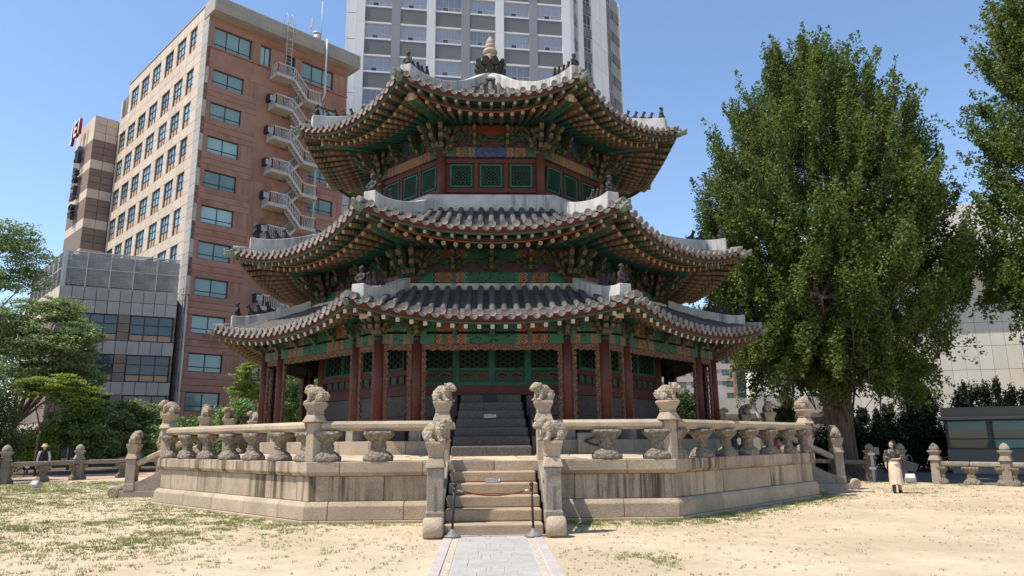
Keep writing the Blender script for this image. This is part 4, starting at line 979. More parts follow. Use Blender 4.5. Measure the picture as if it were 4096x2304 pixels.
b = MB(); b.lathe([(.34, 1.06), (.34, 1.30), (.30, 1.33)], 8, smooth=False); b.lathe([(.27, 1.3), (.24, 1.42), (.2, 1.46)], 16); b.lathe([(.19, 1.44), (.27, 1.52), (.28, 1.6), (.24, 1.68), (.17, 1.73)], 18); b.obj('stone_drum', FST, fin)
b = MB(); b.lathe([(.17, 1.72), (.21, 1.77), (.2, 1.86), (.17, 1.9)], 16); b.lathe([(.15, 1.88), (.17, 1.96), (.15, 2.05), (.06, 2.2), (.01, 2.26)], 16); b.obj('stone_bud', FST, fin)
# ================================================================ buildings
class Fac:
    # facade frame: t along the wall, o outwards, z up
    def __init__(s, o, ang, flip=1): s.o = Vector((o[0], o[1], 0)); s.a = R(ang); s.t = Vector((cos(s.a), sin(s.a), 0)); s.n = Vector((sin(s.a), -cos(s.a), 0)) * flip; s.flip = flip
    def p(s, t, o, z): return s.o + s.t * t + s.n * o + Vector((0, 0, z))
    def mtx(s, t=0, o=0, z=0, sc=(1, 1, 1)):
        p = s.p(t, o, z); T_, N_ = s.t, -s.n     # local x = t, local y = into the wall
        return Matrix(((T_.x * sc[0], N_.x * sc[1], 0, p.x), (T_.y * sc[0], N_.y * sc[1], 0, p.y), (0, 0, sc[2], p.z), (0, 0, 0, 1)))
    def box(s, name, t0, t1, o0, o1, z0, z1, me, par): return put(name, me, par, mtx=s.mtx((t0 + t1) / 2, (o0 + o1) / 2, (z0 + z1) / 2, (t1 - t0, o1 - o0, z1 - z0)))
def unit(m, name='block'):
    b = MB(); b.box(-.5, .5, -.5, .5, -.5, .5); return b.mesh(name, m)
BRICK = mat('salmon_brick_wall', (.285, .158, .12), .9, .14, .8, bump=.1, bscale=20, rv=.05, streak=.55, streakcol=(.12, .06, .045))
BEIGE = mat('beige_stone_panel', (.52, .43, .345), .75, .08, .7, rv=.06, streak=.2, streakcol=(.3, .24, .2))
GREYP = mat('grey_stone_panel', (.33, .315, .295), .8, .1, .7, rv=.07)
BROWNP = mat('brown_stone_panel', (.20, .145, .115), .7, .1, .7, rv=.08)
JOINT = mat('panel_joint', (.16, .14, .12), .9)
FRAME = mat('dark_window_frame', (.02, .025, .03), .4)
TEAL = glass_mat('teal_window_glass', (.22, .34, .34)); TEALB = glass_mat('blue_window_glass', (.24, .36, .42)); DKGL = glass_mat('dark_window_glass', (.05, .07, .08))
CURT = glass_mat('curtained_glass', (.10, .125, .175), .15, (.38, .42, .50)); TANP = mat('tan_infill_panel', (.42, .27, .18), .7, .08, 1)
METAL = mat('galvanised_metal', (.45, .45, .45), .5, .12, 3, metal=.2); PALEM = mat('pale_painted_steel', (.40, .39, .375), .6, .1, 3); CONC = mat('pale_concrete', (.38, .36, .335), .9, .2, 1.2, bump=.1, streak=.3, streakcol=(.2, .18, .16))
U = {m.name: unit(m) for m in (BRICK, BEIGE, GREYP, BROWNP, JOINT, FRAME, TANP, METAL, PALEM, CONC, PLASTER)}
def win_mesh(w, h, vs, hs, fr, name='window', dep=.1):
    b = MB(); f = .07
    b.box(0, w, 0, dep, 0, f); b.box(0, w, 0, dep, h - f, h); b.box(0, f, .002, dep - .002, f, h - f); b.box(w - f, w, .002, dep - .002, f, h - f)
    for x in vs: b.box(x - .03, x + .03, .01, dep - .01, f, h - f)
    for z, x0, x1 in hs: b.box(x0, x1, .015, dep - .015, z - .03, z + .03)
    return b.mesh(name, fr)
def pane_mesh(w, h, m, z0=.03): b = MB(); b.box(.03, w - .03, .055, .065, z0, h - .03); return b.mesh('pane', m)

CANO = mat('ribbed_canopy_metal', (.34, .315, .28), .7, .15, 1.5, streak=.4, streakcol=(.18, .16, .14))
# ---- office block: brick face and stone face meeting in a corner
off = empty('office_building', (-24.31, 32.15, 0), 0, 'eleven-storey office block with salmon brick end, beige stone side and zigzag fire stairs', 'building'); off.location = (0, 0, 0)
Fb = Fac((-24.31, 32.15), 43); Fg = Fac((-24.31, 32.15), 133, -1)
# shell set back behind the skin
b = MB(); c0, c1 = Fb.p(.1, -.3, 0), Fb.p(13.8, -.3, 0); back = Fg.t * 23.4
q = [Fb.p(.25, -.32, 0), Fb.p(13.85, -.32, 0), Fb.p(13.85, -23.4, 0), Fb.p(.25, -23.4, 0)]
b.add([p + Vector((0, 0, z)) for z in (0, 38.9) for p in q], [(0, 1, 5, 4), (1, 2, 6, 5), (2, 3, 7, 6), (3, 0, 4, 7), (4, 5, 6, 7)]); b.obj('core_wall', JOINT, off)
tops = [33.42 - 3.09 * i for i in range(11)]
W1 = win_mesh(2.75, 1.5, (1.37,), ((.42, .05, 2.7),), FRAME); P1 = pane_mesh(2.75, 1.5, TEAL)
wv = MB(); wv.box(.03, 2.72, .04, .05, .44, 1.45); 
zprev = 35.35
Fb.box('wall_band', 0, 13.9, -.3, 0, 33.44, 35.35, U['salmon_brick_wall'], off)
for i, zt in enumerate(tops):
    zb = zt - 1.5
    for t0, t1 in ((0, .65), (3.4, 4.7), (9.6, 10.1), (12.85, 13.9)): Fb.box('wall_pier', t0, t1, -.3, -.002, zb, zt, U['salmon_brick_wall'], off)
    zn = (tops[i + 1] if i + 1 < len(tops) else -.2)
    for t0, t1 in ((0, 4.7), (9.6, 13.9)):
        h_ = (zb - zn) / 3
        for q_ in range(3): Fb.box('wall_band', t0, t1, -.3, 0, zn + h_ * q_ + .03, zn + h_ * (q_ + 1), U['salmon_brick_wall'], off)
    Fb.box('wall_band', 4.7, 9.6, -.3, -.03, zn + .02, zt + .02, U['salmon_brick_wall'], off)
    for t0 in (.65, 10.1):
        w = put('window', W1, off, mtx=Fb.mtx(t0, -.13, zb)); put('pane', P1, w)
    w = put('fire_door', win_mesh(.75, 2.0, (), ((1.4, .05, .7),), FRAME, 'fire_door') if i == 0 else bpy.data.meshes['fire_door'], off, mtx=Fb.mtx(7.2, .0, zb - .9)); put('pane', pane_mesh(.75, 2.0, DKGL) if i == 0 else _pd, w)
    if i == 0: _pd = w.children[0].data
    # wall air conditioner
    if i < 9:
        a = Fb.box('air_conditioner', 5.55, 6.35, 0, .55, zb + .05, zb + .75, U['dark_window_frame'], off); Fb.box('grille', 5.68, 6.22, .555, .57, zb + .15, zb + .65, U['galvanised_metal'], off)
# top storey: wide windows under a ribbed canopy
W2 = win_mesh(3.4, 1.9, (1.15, 2.3), ((.35, .05, 3.35),), FRAME); P2 = pane_mesh(3.4, 1.9, TEAL)
for t0 in (.5, 8.9):
    w = put('window', W2, off, mtx=Fb.mtx(t0, -.2, 35.55)); put('pane', P2, w)
w = put('window', win_mesh(1.0, 1.9, (.5,), (), FRAME), off, mtx=Fb.mtx(4.75, -.2, 35.55)); put('pane', pane_mesh(1.0, 1.9, TEAL), w)
w = put('window', win_mesh(1.1, 1.9, (.5,), (), FRAME), off, mtx=Fb.mtx(7.1, -.2, 35.55)); put('pane', pane_mesh(1.1, 1.9, DKGL), w)
for t0, t1 in ((0, .5), (3.9, 4.75), (5.75, 7.1), (8.2, 8.9), (12.3, 13.9)): Fb.box('wall_pier', t0, t1, -.3, 0, 35.37, 37.5, U['salmon_brick_wall'], off)
Fb.box('wall_band', 0, 13.9, -.3, .02, 37.45, 38.3, U['salmon_brick_wall'], off); Fb.box('ledge', 0, 13.9, .003, .15, 35.3, 35.42, U['salmon_brick_wall'], off)
cn = Fb.box('canopy', -.1, 14.6, -1, 1.15, 38.3, 39.7, unit(CANO), off)
b = MB()
for i in range(98): t = -.05 + i * .15; b.box(t, t + .05, -1.19, -1.15, 38.32, 39.68)
put('canopy_rib', b.mesh('canopy_rib', CANO), off, mtx=Fb.mtx(0, 0, 0), kind='stuff')
# fire escape
fe = empty('fire_escape'); fe.parent = off
for i in range(11):
    L_ = 34.55 - 3.09 * i
    if L_ < 1: break
    Fb.box('landing', 5.8, 7.5, .0, 1.45, L_ - .3, L_, U['pale_concrete'], fe)
    b = MB()
    def rl(p0, p1, h=1.0, n=6):
        p0, p1 = Vector(p0), Vector(p1)
        for k_ in range(n + 1): p = p0.lerp(p1, k_ / n); b.bar(p, p + Vector((0, 0, h)), .035, .035)
        for hh in (h, h * .5 if False else h - .06): b.bar(p0 + Vector((0, 0, hh)), p1 + Vector((0, 0, hh)), .05, .05)
    rl(Fb.p(5.85, .05, L_), Fb.p(5.85, 1.4, L_), n=8); rl(Fb.p(5.85, 1.4, L_), Fb.p(7.45, 1.4, L_), n=10)
    if i < 10:
        M_ = L_ - 1.55; Fb.box('landing', 8.9, 10.4, .0, 1.45, M_ - .3, M_, U['pale_concrete'], fe)
        rl(Fb.p(7.5, 1.4, L_), Fb.p(8.95, 1.4, M_), n=8); rl(Fb.p(8.95, 1.4, M_), Fb.p(10.35, 1.4, M_), n=8); rl(Fb.p(10.35, 1.4, M_), Fb.p(10.35, .05, M_), n=6); rl(Fb.p(7.5, .75, L_), Fb.p(8.95, .75, M_), n=8)
        rl(Fb.p(8.95, .1, M_), Fb.p(7.5, .1, L_ - 3.09), n=8)
        s2 = MB()
        for o0, (za, zb_) in ((1.05, (L_, M_)), (.35, (L_ - 3.09, M_))):
            a_, c_ = Fb.p(7.5, o0, za - .12), Fb.p(8.9, o0, zb_ - .12)
            for do in (-.32, .32): s2.bar(a_ + Fb.n * do, c_ + Fb.n * do, .05, .22)
            for q_ in range(7): p = a_.lerp(c_, (q_ + .5) / 7); s2.bar(p - Fb.n * .3, p + Fb.n * .3, .22, .04)
        s2.obj('stair_flight', PALEM, fe)
    b.obj('railing', PALEM, fe)
# rooftop ladder, downpipe, plant
b = MB()
for dt in (0, .55): b.tube([Fb.p(6.6 + dt, 1.3, 34.6), Fb.p(6.6 + dt, 1.3, 40.6), Fb.p(6.6 + dt, .9, 41.1), Fb.p(6.6 + dt, .5, 40.6), Fb.p(6.6 + dt, .5, 39.7)], .035, 6)
for i in range(16): b.tube([Fb.p(6.6, 1.3, 34.9 + i * .36), Fb.p(7.15, 1.3, 34.9 + i * .36)], .02, 5)
for i in range(4):
    b.tube([Fb.p(6.6, 1.3, 37 + i * .9), Fb.p(6.55, 1.9, 37 + i * .9), Fb.p(7.2, 1.9, 37 + i * .9), Fb.p(7.15, 1.3, 37 + i * .9)], .02, 5)
b.obj('roof_ladder', PALEM, off)
b = MB(); b.tube([Fb.p(10.7, 1.3, 39.9), Fb.p(10.7, 1.3, 34), Fb.p(10.7, .3, 33.4), Fb.p(10.7, .2, 3)], .1, 8); b.obj('downpipe', METAL, off)
b = MB(); b.tube([Fb.p(-.35, .12, 13.3), Fb.p(.1, .14, 13.2), Fb.p(.12, .14, .2)], .09, 8); b.obj('downpipe', METAL, off)
Fb.box('roof_house', 10.2, 13.0, -3.5, -1.2, 39.7, 41.1, unit(mat('tan_render', (.48, .34, .2), .9)), off)
b = MB(); b.tube([Fb.p(11.4, -2, 41.1), Fb.p(11.4, -2, 42.2)], .38, 14); b.tube([Fb.p(11.4, -2, 42.15), Fb.p(11.4, -2, 42.3)], .46, 14); b.obj('vent_stack', METAL, off)
b = MB(); b.tube([Fb.p(11.6, -1.6, 41), Fb.p(11.6, -1.6, 45.8)], .03, 5); b.tube([Fb.p(10.4, -1.4, 41), Fb.p(10.4, -1.4, 43.2)], .03, 5); b.box(-.12, .12, -.1, .1, 0, .9, 0, Matrix.Translation(Fb.p(10.4, -1.4, 42.2))); b.obj('antenna', METAL, off)
b = MB()
for i in range(5): b.bar(Fb.p(12.9 + i * .3, -1.2 - .0, 39.7), Fb.p(12.9 + i * .3, -1.2, 40.6), .03, .03)
b.bar(Fb.p(12.9, -1.2, 40.6), Fb.p(14.1, -1.2, 40.6), .03, .03); b.bar(Fb.p(12.9, -1.2, 40.2), Fb.p(14.1, -1.2, 40.2), .03, .03); b.obj('roof_rail', METAL, off)
# stone side: grid of framed windows between cladding panels
cols = [(2.75, 4.35), (5.3, 7.4), (8.4, 10.45), (11.65, 13.9), (14.9, 17.1), (18.0, 20.2), (21.0, 23.0)]
rows = [(36.25, 38.6)] + [(34.45 - 2.3 - 3.27 * i, 34.45 - 3.27 * i) for i in range(7)]
wm = {}
for ri_, (z0, z1) in enumerate(rows):
    for ci, (t0, t1) in enumerate(cols):
        if ri_ == 0 and ci == 6: continue
        w_, h_ = t1 - t0, z1 - z0; key = (round(w_, 2), round(h_, 2)); nv = 2 if w_ > 1.8 else 1
        if key not in wm:
            vs = [w_ * (i + 1) / (nv + 1) for i in range(nv)]; pm_ = MB(); pm_.box(.05, w_ - .05, .05, .07, .05, h_ * .36)
            wm[key] = (win_mesh(w_, h_, vs, [(h_ * .37, .05, w_ - .05), (h_ * .68, .05, w_ - .05)], FRAME), pane_mesh(w_, h_, TEALB, h_ * .37), pm_.mesh('infill_panel', TANP))
        a, p_, f_ = wm[key]; M_ = Fg.mtx(t0, -.10, z0)
        if True:
            w = put('window', a, off, mtx=M_); put('pane', p_, w); put('infill_panel', f_, w)
def panels(F, t0, t1, z0, z1, pw, ph, me, par, name='cladding_panel', o1=0):
    nt = max(1, round((t1 - t0) / pw)); nz = max(1, round((z1 - z0) / ph))
    for i in range(nt):
        for j in range(nz):
            a, c = t0 + (t1 - t0) * i / nt + .02, t0 + (t1 - t0) * (i + 1) / nt - .02; e, f_ = z0 + (z1 - z0) * j / nz + .02, z0 + (z1 - z0) * (j + 1) / nz - .02
            F.box(name, a, c, -.28, o1, e, f_, me, par)
Ub = U['beige_stone_panel']; T_END = 23.5
edges = [1.3] + [x for c in cols for x in c] + [T_END]
for ri_, (z0, z1) in enumerate(rows):
    zb = rows[ri_ + 1][1] if ri_ + 1 < len(rows) else 12.5
    panels(Fg, 1.3, T_END, zb, z0, 1.75, 1.0, Ub, off)
    for i in range(0, len(edges), 2):
        panels(Fg, edges[i], edges[i + 1], z0, z1, 1.2, 1.2, Ub, off)
panels(Fg, 1.3, 21.3, 38.6, 39.7, 1.5, 1.2, Ub, off); Fg.box('parapet_cap', -.05, 21.3, -.4, .06, 39.72, 39.85, U['grey_stone_panel'], off)
for z in range(40): Fg.box('quoin', .0, 1.28, -.28, .05, z * .99 + .02, z * .99 + .98, U['grey_stone_panel'], off)
# striped stair tower with sign
Tb = Fac((-42.23, 48.04), 43); Tg = Fac((-42.23, 48.04), 133, -1)
b = MB(); q = [Tb.p(.2, -.22, 0), Tb.p(2.6, -.22, 0), Tb.p(2.6, -6.8, 0), Tb.p(.2, -6.8, 0)]; b.add([p + Vector((0, 0, z)) for z in (0, 36.3) for p in q], [(0, 1, 5, 4), (1, 2, 6, 5), (2, 3, 7, 6), (3, 0, 4, 7), (4, 5, 6, 7)]); b.obj('stair_tower_core', JOINT, off)
z = 36.35; first = True
while z > 13:
    if first: segs = [(2.75, 3, U['beige_stone_panel'])]
    else: segs = [(2.25, 3, U['brown_stone_panel']), (1.02, 1, U['beige_stone_panel'])]
    first = False
    for h_, n_, me in segs:
        panels(Tb, 0, 2.3, z - h_, z, 1.0, h_ / n_, me, off, 'stripe_panel'); 
        Tg.box('stripe_panel', .02, 7.0, -.2, 0, z - h_ + .02, z - .02, me, off); z -= h_
SIGNR = mat('red_sign_box', (.22, .02, .025), .5); SIGNW = mat('white_sign_face', (.75, .74, .74), .5); SIGND = mat('dark_sign_letter', (.035, .035, .035), .5)
def text_obj(name, body, size, m, mtx, par, ext=.02, align='CENTER', sub=None):
    cu = bpy.data.curves.new(name, 'FONT'); cu.body = body; cu.size = size; cu.extrude = ext; cu.align_x = align; cu.align_y = 'CENTER'; cu.materials.append(m); cu.resolution_u = 3
    o = bpy.data.objects.new(name, cu); COL.objects.link(o); dg = bpy.context.evaluated_depsgraph_get(); dg.update(); me = bpy.data.meshes.new_from_object(o.evaluated_get(dg)); me.name = name
    bpy.data.objects.remove(o); bpy.data.curves.remove(cu); return put(name, me, par, mtx=mtx)
def wall_text_mtx(F, t, o, z):   # text reads left-to-right for someone facing the wall
    x = F.t if F.flip == 1 else -F.t; y = Vector((0, 0, 1)); zz = F.n; p = F.p(t, o, z)
    return Matrix(((x.x, y.x, zz.x, p.x), (x.y, y.y, zz.y, p.y), (x.z, y.z, zz.z, p.z), (0, 0, 0, 1)))
for i, ch in enumerate('JEI'):
    text_obj('sign_letter', ch, 2.6, SIGNR, wall_text_mtx(Tg, 5.2 - i * 1.25, .75, 35.6), off, .15); text_obj('sign_letter_face', ch, 2.6, SIGNW, wall_text_mtx(Tg, 5.2 - i * 1.25, .91, 35.6), off, .02)
for i, ch in enumerate('재능교육'): text_obj('sign_letter', ch, 2.1, SIGND, wall_text_mtx(Tg, 3.6, .4, 32.4 - i * 2.15), off, .2)

# ---- stone-clad annex with louvre screen
ann = empty('annex_building', (0, 0, 0), 0, 'low grey stone annex with brown bands and a louvred roof screen beside brick block', 'building')
Fa = Fac((-32.07, 28.49), 24); Fl = Fac((-32.07, 28.49), 131, -1)
b = MB(); q = [Fa.p(.25, -.25, 0), Fa.p(8.0, -.25, 0), Fa.p(8.0, -6, 0), Fl.p(14, -.25, 0), Fl.p(.25, -.25, 0)]
q = [Fa.p(.25, -.25, 0), Fa.p(8.0, -.25, 0), Fa.p(8.0, -3, 0), Fl.p(14, -5, 0), Fl.p(14, -.25, 0)]
b.add([p + Vector((0, 0, z)) for z in (0, 13.2) for p in q], [(i, (i + 1) % 5, 5 + (i + 1) % 5, 5 + i) for i in range(5)] + [(5, 6, 7, 8, 9)]); b.obj('core_wall', JOINT, ann)
ws = [(1.25, 4.05), (5.1, 7.65)]; zr = [(9.35, 11.35), (6.25, 8.3), (3.2, 5.25), (.2, 2.2)]
AW = win_mesh(2.8, 2.0, (.93, 1.86), ((.55, .05, 2.75), (1.28, .05, 2.75)), FRAME); AP = pane_mesh(2.8, 2.0, DKGL, .55); ip = MB(); ip.box(.05, 2.75, .05, .07, .05, .5); AI = ip.mesh('infill_panel', TANP)
zt = 13.35
for z0, z1 in zr:
    panels(Fa, 0, 8.05, z1, zt, .8, .95, U['grey_stone_panel'], ann)
    for t0, t1 in ((0, 1.25), (4.05, 4.85), (7.9, 8.05)): panels(Fa, t0, t1, z0, z1, .8, .68, U['brown_stone_panel'], ann)
    for i, t0 in enumerate((1.25, 4.85)):
        w = put('window', AW, ann, mtx=Fa.mtx(t0, -.08, z0, (1 if i == 0 else 1.08, 1, (z1 - z0) / 2.0))); put('pane', AP, w); put('infill_panel', AI, w)
    panels(Fl, 0, 14, z1, zt, 1.6, .95, U['beige_stone_panel'], ann); panels(Fl, 0, 14, z0, z1, 1.6, 1.0, U['brown_stone_panel'], ann); zt = z0
LOUV = mat('weathered_louvre', (.40, .37, .34), .7, .2, 2, streak=.4, streakcol=(.22, .18, .15))
for F, L_, n_ in ((Fa, 8.0, 5), (Fl, 14, 8)):
    for i in range(n_):
        b = MB(); a, c = L_ * i / n_ + .05, L_ * (i + 1) / n_ - .05
        for j in range(22): z = 13.5 + j * .113; b.add([(a, -.02, z), (c, -.02, z), (c, .07, z + .085), (a, .07, z + .085), (a, -.02, z - .012), (c, -.02, z - .012), (c, .07, z + .073), (a, .07, z + .073)], [(0, 1, 2, 3), (7, 6, 5, 4), (4, 5, 1, 0), (2, 6, 7, 3)])
        put('louvre_panel', b.mesh('louvre_panel', LOUV), ann, mtx=F.mtx(0, -.1, 0), kind='stuff')
        F.box('screen_post', a - .1, a - .02, -.3, -.04, 13.2, 16.05, U['galvanised_metal'], ann)
    F.box('screen_rail', 0, L_, -.2, -.05, 16.0, 16.08, U['galvanised_metal'], ann); F.box('screen_rail', 0, L_, -.19, -.045, 14.72, 14.78, U['galvanised_metal'], ann)
    F.box('screen_back', 0, L_, -.6, -.55, 13.2, 15.9, U['galvanised_metal'], ann)

# ---- hotel tower behind
tow = empty('hotel_tower', (0, 0, 0), 0, 'tall white and grey hotel tower with curtained windows rising behind the pavilion', 'building')
Ft = Fac((-13.96, 48.77), 6.67)
WHT = mat('white_render', (.60, .605, .62), .85, .06, .5, bump=.08, bscale=12, rv=.03); GRR = mat('grey_render', (.135, .14, .152), .85, .1, .6, bump=.1, bscale=9, rv=.05); GRP = mat('light_grey_render', (.22, .23, .25), .85, .08, .6, bump=.1, bscale=12)
for m in (WHT, GRR, GRP): U[m.name] = unit(m)
P0 = Vector((9.75, 51.54, 0)); Pa = Vector((12.14, 56.52, 0)); Pb = Vector((13.35, 57.34, 0)); Pc = Vector((18.63, 65.03, 0))
TT = 62.
b = MB(); q = [Ft.p(-1.0, -.5, 0), Ft.p(23.9, -.5, 0), Pa + Vector((-.3, .2, 0)), Pb + Vector((-.3, .2, 0)), Pc + Vector((-.2, .2, 0)), Vector((8, 75, 0)), Vector((-16, 72, 0))]; nq = len(q)
b.add([p + Vector((0, 0, z)) for z in (0, TT) for p in q], [(i, (i + 1) % nq, nq + (i + 1) % nq, nq + i) for i in range(nq)] + [tuple(range(nq, 2 * nq))]); b.obj('core_wall', GRP, tow)
TW = win_mesh(3.0, 1.82, (.85, 1.5, 2.2), ((.5, .05, 2.95),), PALEM); TP = [pane_mesh(3.0, 1.82, CURT), pane_mesh(3.0, 1.82, glass_mat('curtained_glass_open', (.06, .075, .105), .12, (.26, .30, .37)))]
sm = MB(); sm.box(.9, 1.45, .03, .05, .08, .46); SASH = sm.mesh('open_sash', DKGL)
rws = [48.26 + 4.09 * i for i in range(3, -5, -1)]
for ri_, zt in enumerate(rws):
    for c in range(6):
        t0 = c * 4.0 - c * .01
        w = put('window', TW, tow, mtx=Ft.mtx(t0, -.1, zt - 1.82)); put('pane', TP[(ri_ * 7 + c * 3) % 5 == 0], w); put('open_sash', SASH, w)
        Ft.box('sill_band', t0, t0 + 3.0, -.5, .02, zt - 2.02, zt - 1.82, U['white_render'], tow); Ft.box('spandrel', t0, t0 + 3.0, -.5, -.015, zt - 3.88, zt - 2.02, U['grey_render'], tow); Ft.box('sill_band', t0, t0 + 3.0, -.5, .02, zt - 4.09, zt - 3.88, U['white_render'], tow)
for c in range(7):
    t0 = c * 3.99 - 1.0; white = c in (0, 2, 4, 6)
    for z in range(8):
        z0 = 48.26 + 4.09 * 3 - 4.09 * (z + 1); Ft.box('pier', t0 + .0, t0 + 1.0 - .01, -.5, .10 if white else .04, z0 + .006, z0 + 4.084, U['white_render' if white else 'light_grey_render'], tow)
for z in range(16): z0 = 10 + z * 3.3; Ft.box('side_panel', -2.15, -1.04, -3, -.3, z0 + .04, z0 + 3.26, U['white_render'], tow)
def dirfac(A, B): d = B - A; return Fac((A.x, A.y), math.degrees(math.atan2(d.y, d.x)), 1), d.length
F2, L2 = dirfac(P0, Pa); F3, L3 = dirfac(Pb, Pc); F4, L4 = dirfac(Pa, Pb)
NW = win_mesh(1.5, 2.0, (.75,), ((.5, .05, 1.45),), PALEM); NP = pane_mesh(1.5, 2.0, DKGL)
for z in range(15):
    z0 = 12.2 + z * 3.3
    F2.box('wall_panel', 0, 1.6, -.5, 0, z0 + .02, z0 + 3.28, U['white_render'], tow); F2.box('wall_panel', 3.4, L2, -.5, 0, z0 + .02, z0 + 3.28, U['white_render'], tow)
    F2.box('spandrel', 1.6, 3.4, -.5, -.2, z0, z0 + 1.3, U['grey_render'], tow); w = put('window', NW, tow, mtx=F2.mtx(1.75, -.3, z0 + 1.3)); put('pane', NP, w)
    F4.box('spandrel', 0, L4, -.5, -.1, z0, z0 + 1.2, U['grey_render'], tow); w = put('window', NW, tow, mtx=F4.mtx(0, -.2, z0 + 1.25, (L4 / 1.5, 1, 1))); put('pane', NP, w)
    F3.box('wall_panel', 0, 2.5, -.5, 0, z0 + .02, z0 + 3.28, U['white_render'], tow); F3.box('wall_panel', 2.54, 4.7, -.5, 0, z0 + .02, z0 + 3.28, U['white_render'], tow)
    for t0 in (4.8, 7.0):
        F3.box('spandrel', t0, t0 + 1.9, -.5, -.12, z0, z0 + 1.3, U['grey_render'], tow); w = put('window', NW, tow, mtx=F3.mtx(t0 + .2, -.25, z0 + 1.3)); put('pane', NP, w)
    F3.box('wall_panel', 8.95, L3, -.5, 0, z0 + .02, z0 + 3.28, U['white_render'], tow)

# ---- cream panel-clad hall on the other side, with caged ladder
hall = empty('panelled_hall', (0, 0, 0), 0, 'large cream metal-panelled hall with a caged wall ladder behind the ginkgo', 'building')
Fw = Fac((30.43, 20.78), -15); CREAMP = mat('cream_metal_panel', (.64, .59, .50), .6, .05, .4, rv=.03, streak=.12, streakcol=(.4, .35, .28)); U['cream'] = unit(CREAMP)
Fw.box('core_wall', -9.2, 26, -12, -.12, 0, 17, U['panel_joint'], hall)
zs = [0, 1.3, 2.82, 4.36, 5.9, 7.44, 8.98, 10.5, 12.0]
for i in range(34):
    t0 = -9.2 + i * .82
    for z0, z1 in zip(zs[:-1], zs[1:]): Fw.box('wall_panel', t0 + .012, t0 + .808, -.12, 0, z0 + .012, z1 - .012, U['cream'], hall)
for i in range(12): t0 = -9.2 + i * 2.9; Fw.box('upper_panel', t0 + .01, t0 + 2.89, -.5, 1.1, 12.05, 14.4, U['cream'], hall); Fw.box('upper_panel', t0 + .01, t0 + 2.89, -.5, 1.08, 14.43, 16.8, U['cream'], hall)
Fw.box('projecting_block', 4.6, 16, .01, 3.2, 0, 7.6, U['cream'], hall)
b = MB()
for dt in (0, .5): b.tube([Fw.p(3.95 + dt, .25, 1.2), Fw.p(3.95 + dt, .25, 10.2)], .035, 6)
for i in range(26): b.tube([Fw.p(3.95, .25, 1.4 + i * .34), Fw.p(4.45, .25, 1.4 + i * .34)], .018, 5)
for i in range(10):
    z = 3.2 + i * .75; b.tube([Fw.p(4.2 + .48 * cos(a) , .3 + .75 * sin(a), z) for a in np.linspace(-.1, pi + .1, 11)], .028, 5)
for a in np.linspace(.15, pi - .15, 6): b.tube([Fw.p(4.2 + .48 * cos(a), .3 + .75 * sin(a), 3.2), Fw.p(4.2 + .48 * cos(a), .3 + .75 * sin(a), 9.95)], .022, 5)
b.obj('caged_ladder', METAL, hall)
b = MB()
for t in np.linspace(-9, 10, 12): b.bar(Fw.p(t, 2.2, 1.6), Fw.p(t, 2.2, 2.75), .05, .05)
for z in (2.2, 2.45, 2.75): b.bar(Fw.p(-9, 2.2, z), Fw.p(10, 2.2, z), .05, .05)
b.obj('guard_rail', mat('blue_grey_steel', (.10, .13, .18), .5), hall)
Fw.box('terrace_wall', -9, 16, 1.9, 2.1, 0, 1.6, U['cream'], hall)
STUC = mat('white_stucco', (.66, .66, .64), .95, .06, .8, bump=.6, bscale=9)
st = empty('stucco_building', (0, 0, 0), 0, 'white rough-stucco building with bent drainpipes next to the panelled hall', 'building')
U['stucco'] = unit(STUC); Fw.box('wall', -12.6, -9.22, -6, .3, 0, 9.0, U['stucco'], st); Fw.box('corner_trim', -9.6, -9.2, .302, .34, 0, 9.0, U['cream'], st)
PIPE = mat('white_plastic_pipe', (.7, .7, .68), .45)
b = MB(); b.tube([Fw.p(-12.5, .5, 8.5), Fw.p(-12.5, .5, 5.15), Fw.p(-12.2, .55, 5.0), Fw.p(-11.7, .55, 5.0), Fw.p(-11.4, .55, 4.8), Fw.p(-11.4, .55, 1)], .12, 10); b.obj('drainpipe', PIPE, st)

# ---- far brown block with outside stairs
fb = empty('brown_apartment_block', (0, 0, 0), 0, 'distant brown-grey block with strip windows and outside stairs seen past the columns', 'building')
Fd = Fac((48, 170), -12); BRG = mat('brown_grey_cladding', (.30, .25, .225), .8, .08, .3, rv=.04); U['brg'] = unit(BRG)
Fd.box('core_wall', -14, 19.4, -12, -.2, 0, 30, U['brg'], fb)
FW = win_mesh(2.6, 1.6, (1.3,), ((.4, .05, 2.55),), FRAME); FP = pane_mesh(2.6, 1.6, DKGL)
for i in range(9):
    z0 = 2.6 + i * 3.15
    Fd.box('cladding_band', -14, 19.4, -.2, .05, z0 - 1.5, z0, U['brg'], fb)
    for c in range(8):
        t0 = -13 + c * 4.1; w = put('window', FW, fb, mtx=Fd.mtx(t0, -.1, z0)); put('pane', FP, w)
b = MB(); b.tube([Fd.p(18.6, .3, 0), Fd.p(18.6, .3, 30)], .18, 6); b.obj('drainpipe', mat('red_pipe', (.3, .1, .08), .6), fb)
b = MB()
for i in range(9):
    z0 = 1 + i * 3.15
    b.bar(Fd.p(20, 0, z0), Fd.p(25, 0, z0 + 1.6), 1.2, .25); b.bar(Fd.p(25, -.8, z0 + 1.6), Fd.p(20, -.8, z0 + 3.15), 1.2, .25)
    for o in (.6, -1.4): b.bar(Fd.p(20, o, z0 + 1), Fd.p(25, o, z0 + 2.6), .08, .08)
    for q_ in range(6): b.bar(Fd.p(20 + q_, .6, z0 + .32 * q_), Fd.p(20 + q_, .6, z0 + 1 + .32 * q_), .06, .06)
b.obj('outside_stairs', mat('blue_grey_stairs', (.12, .125, .135), .7), fb); Fd.box('stair_wall', 19.5, 26.5, -6, -2, 0, 30, unit(mat('dark_blue_grey_wall', (.11, .115, .125), .9)), fb)
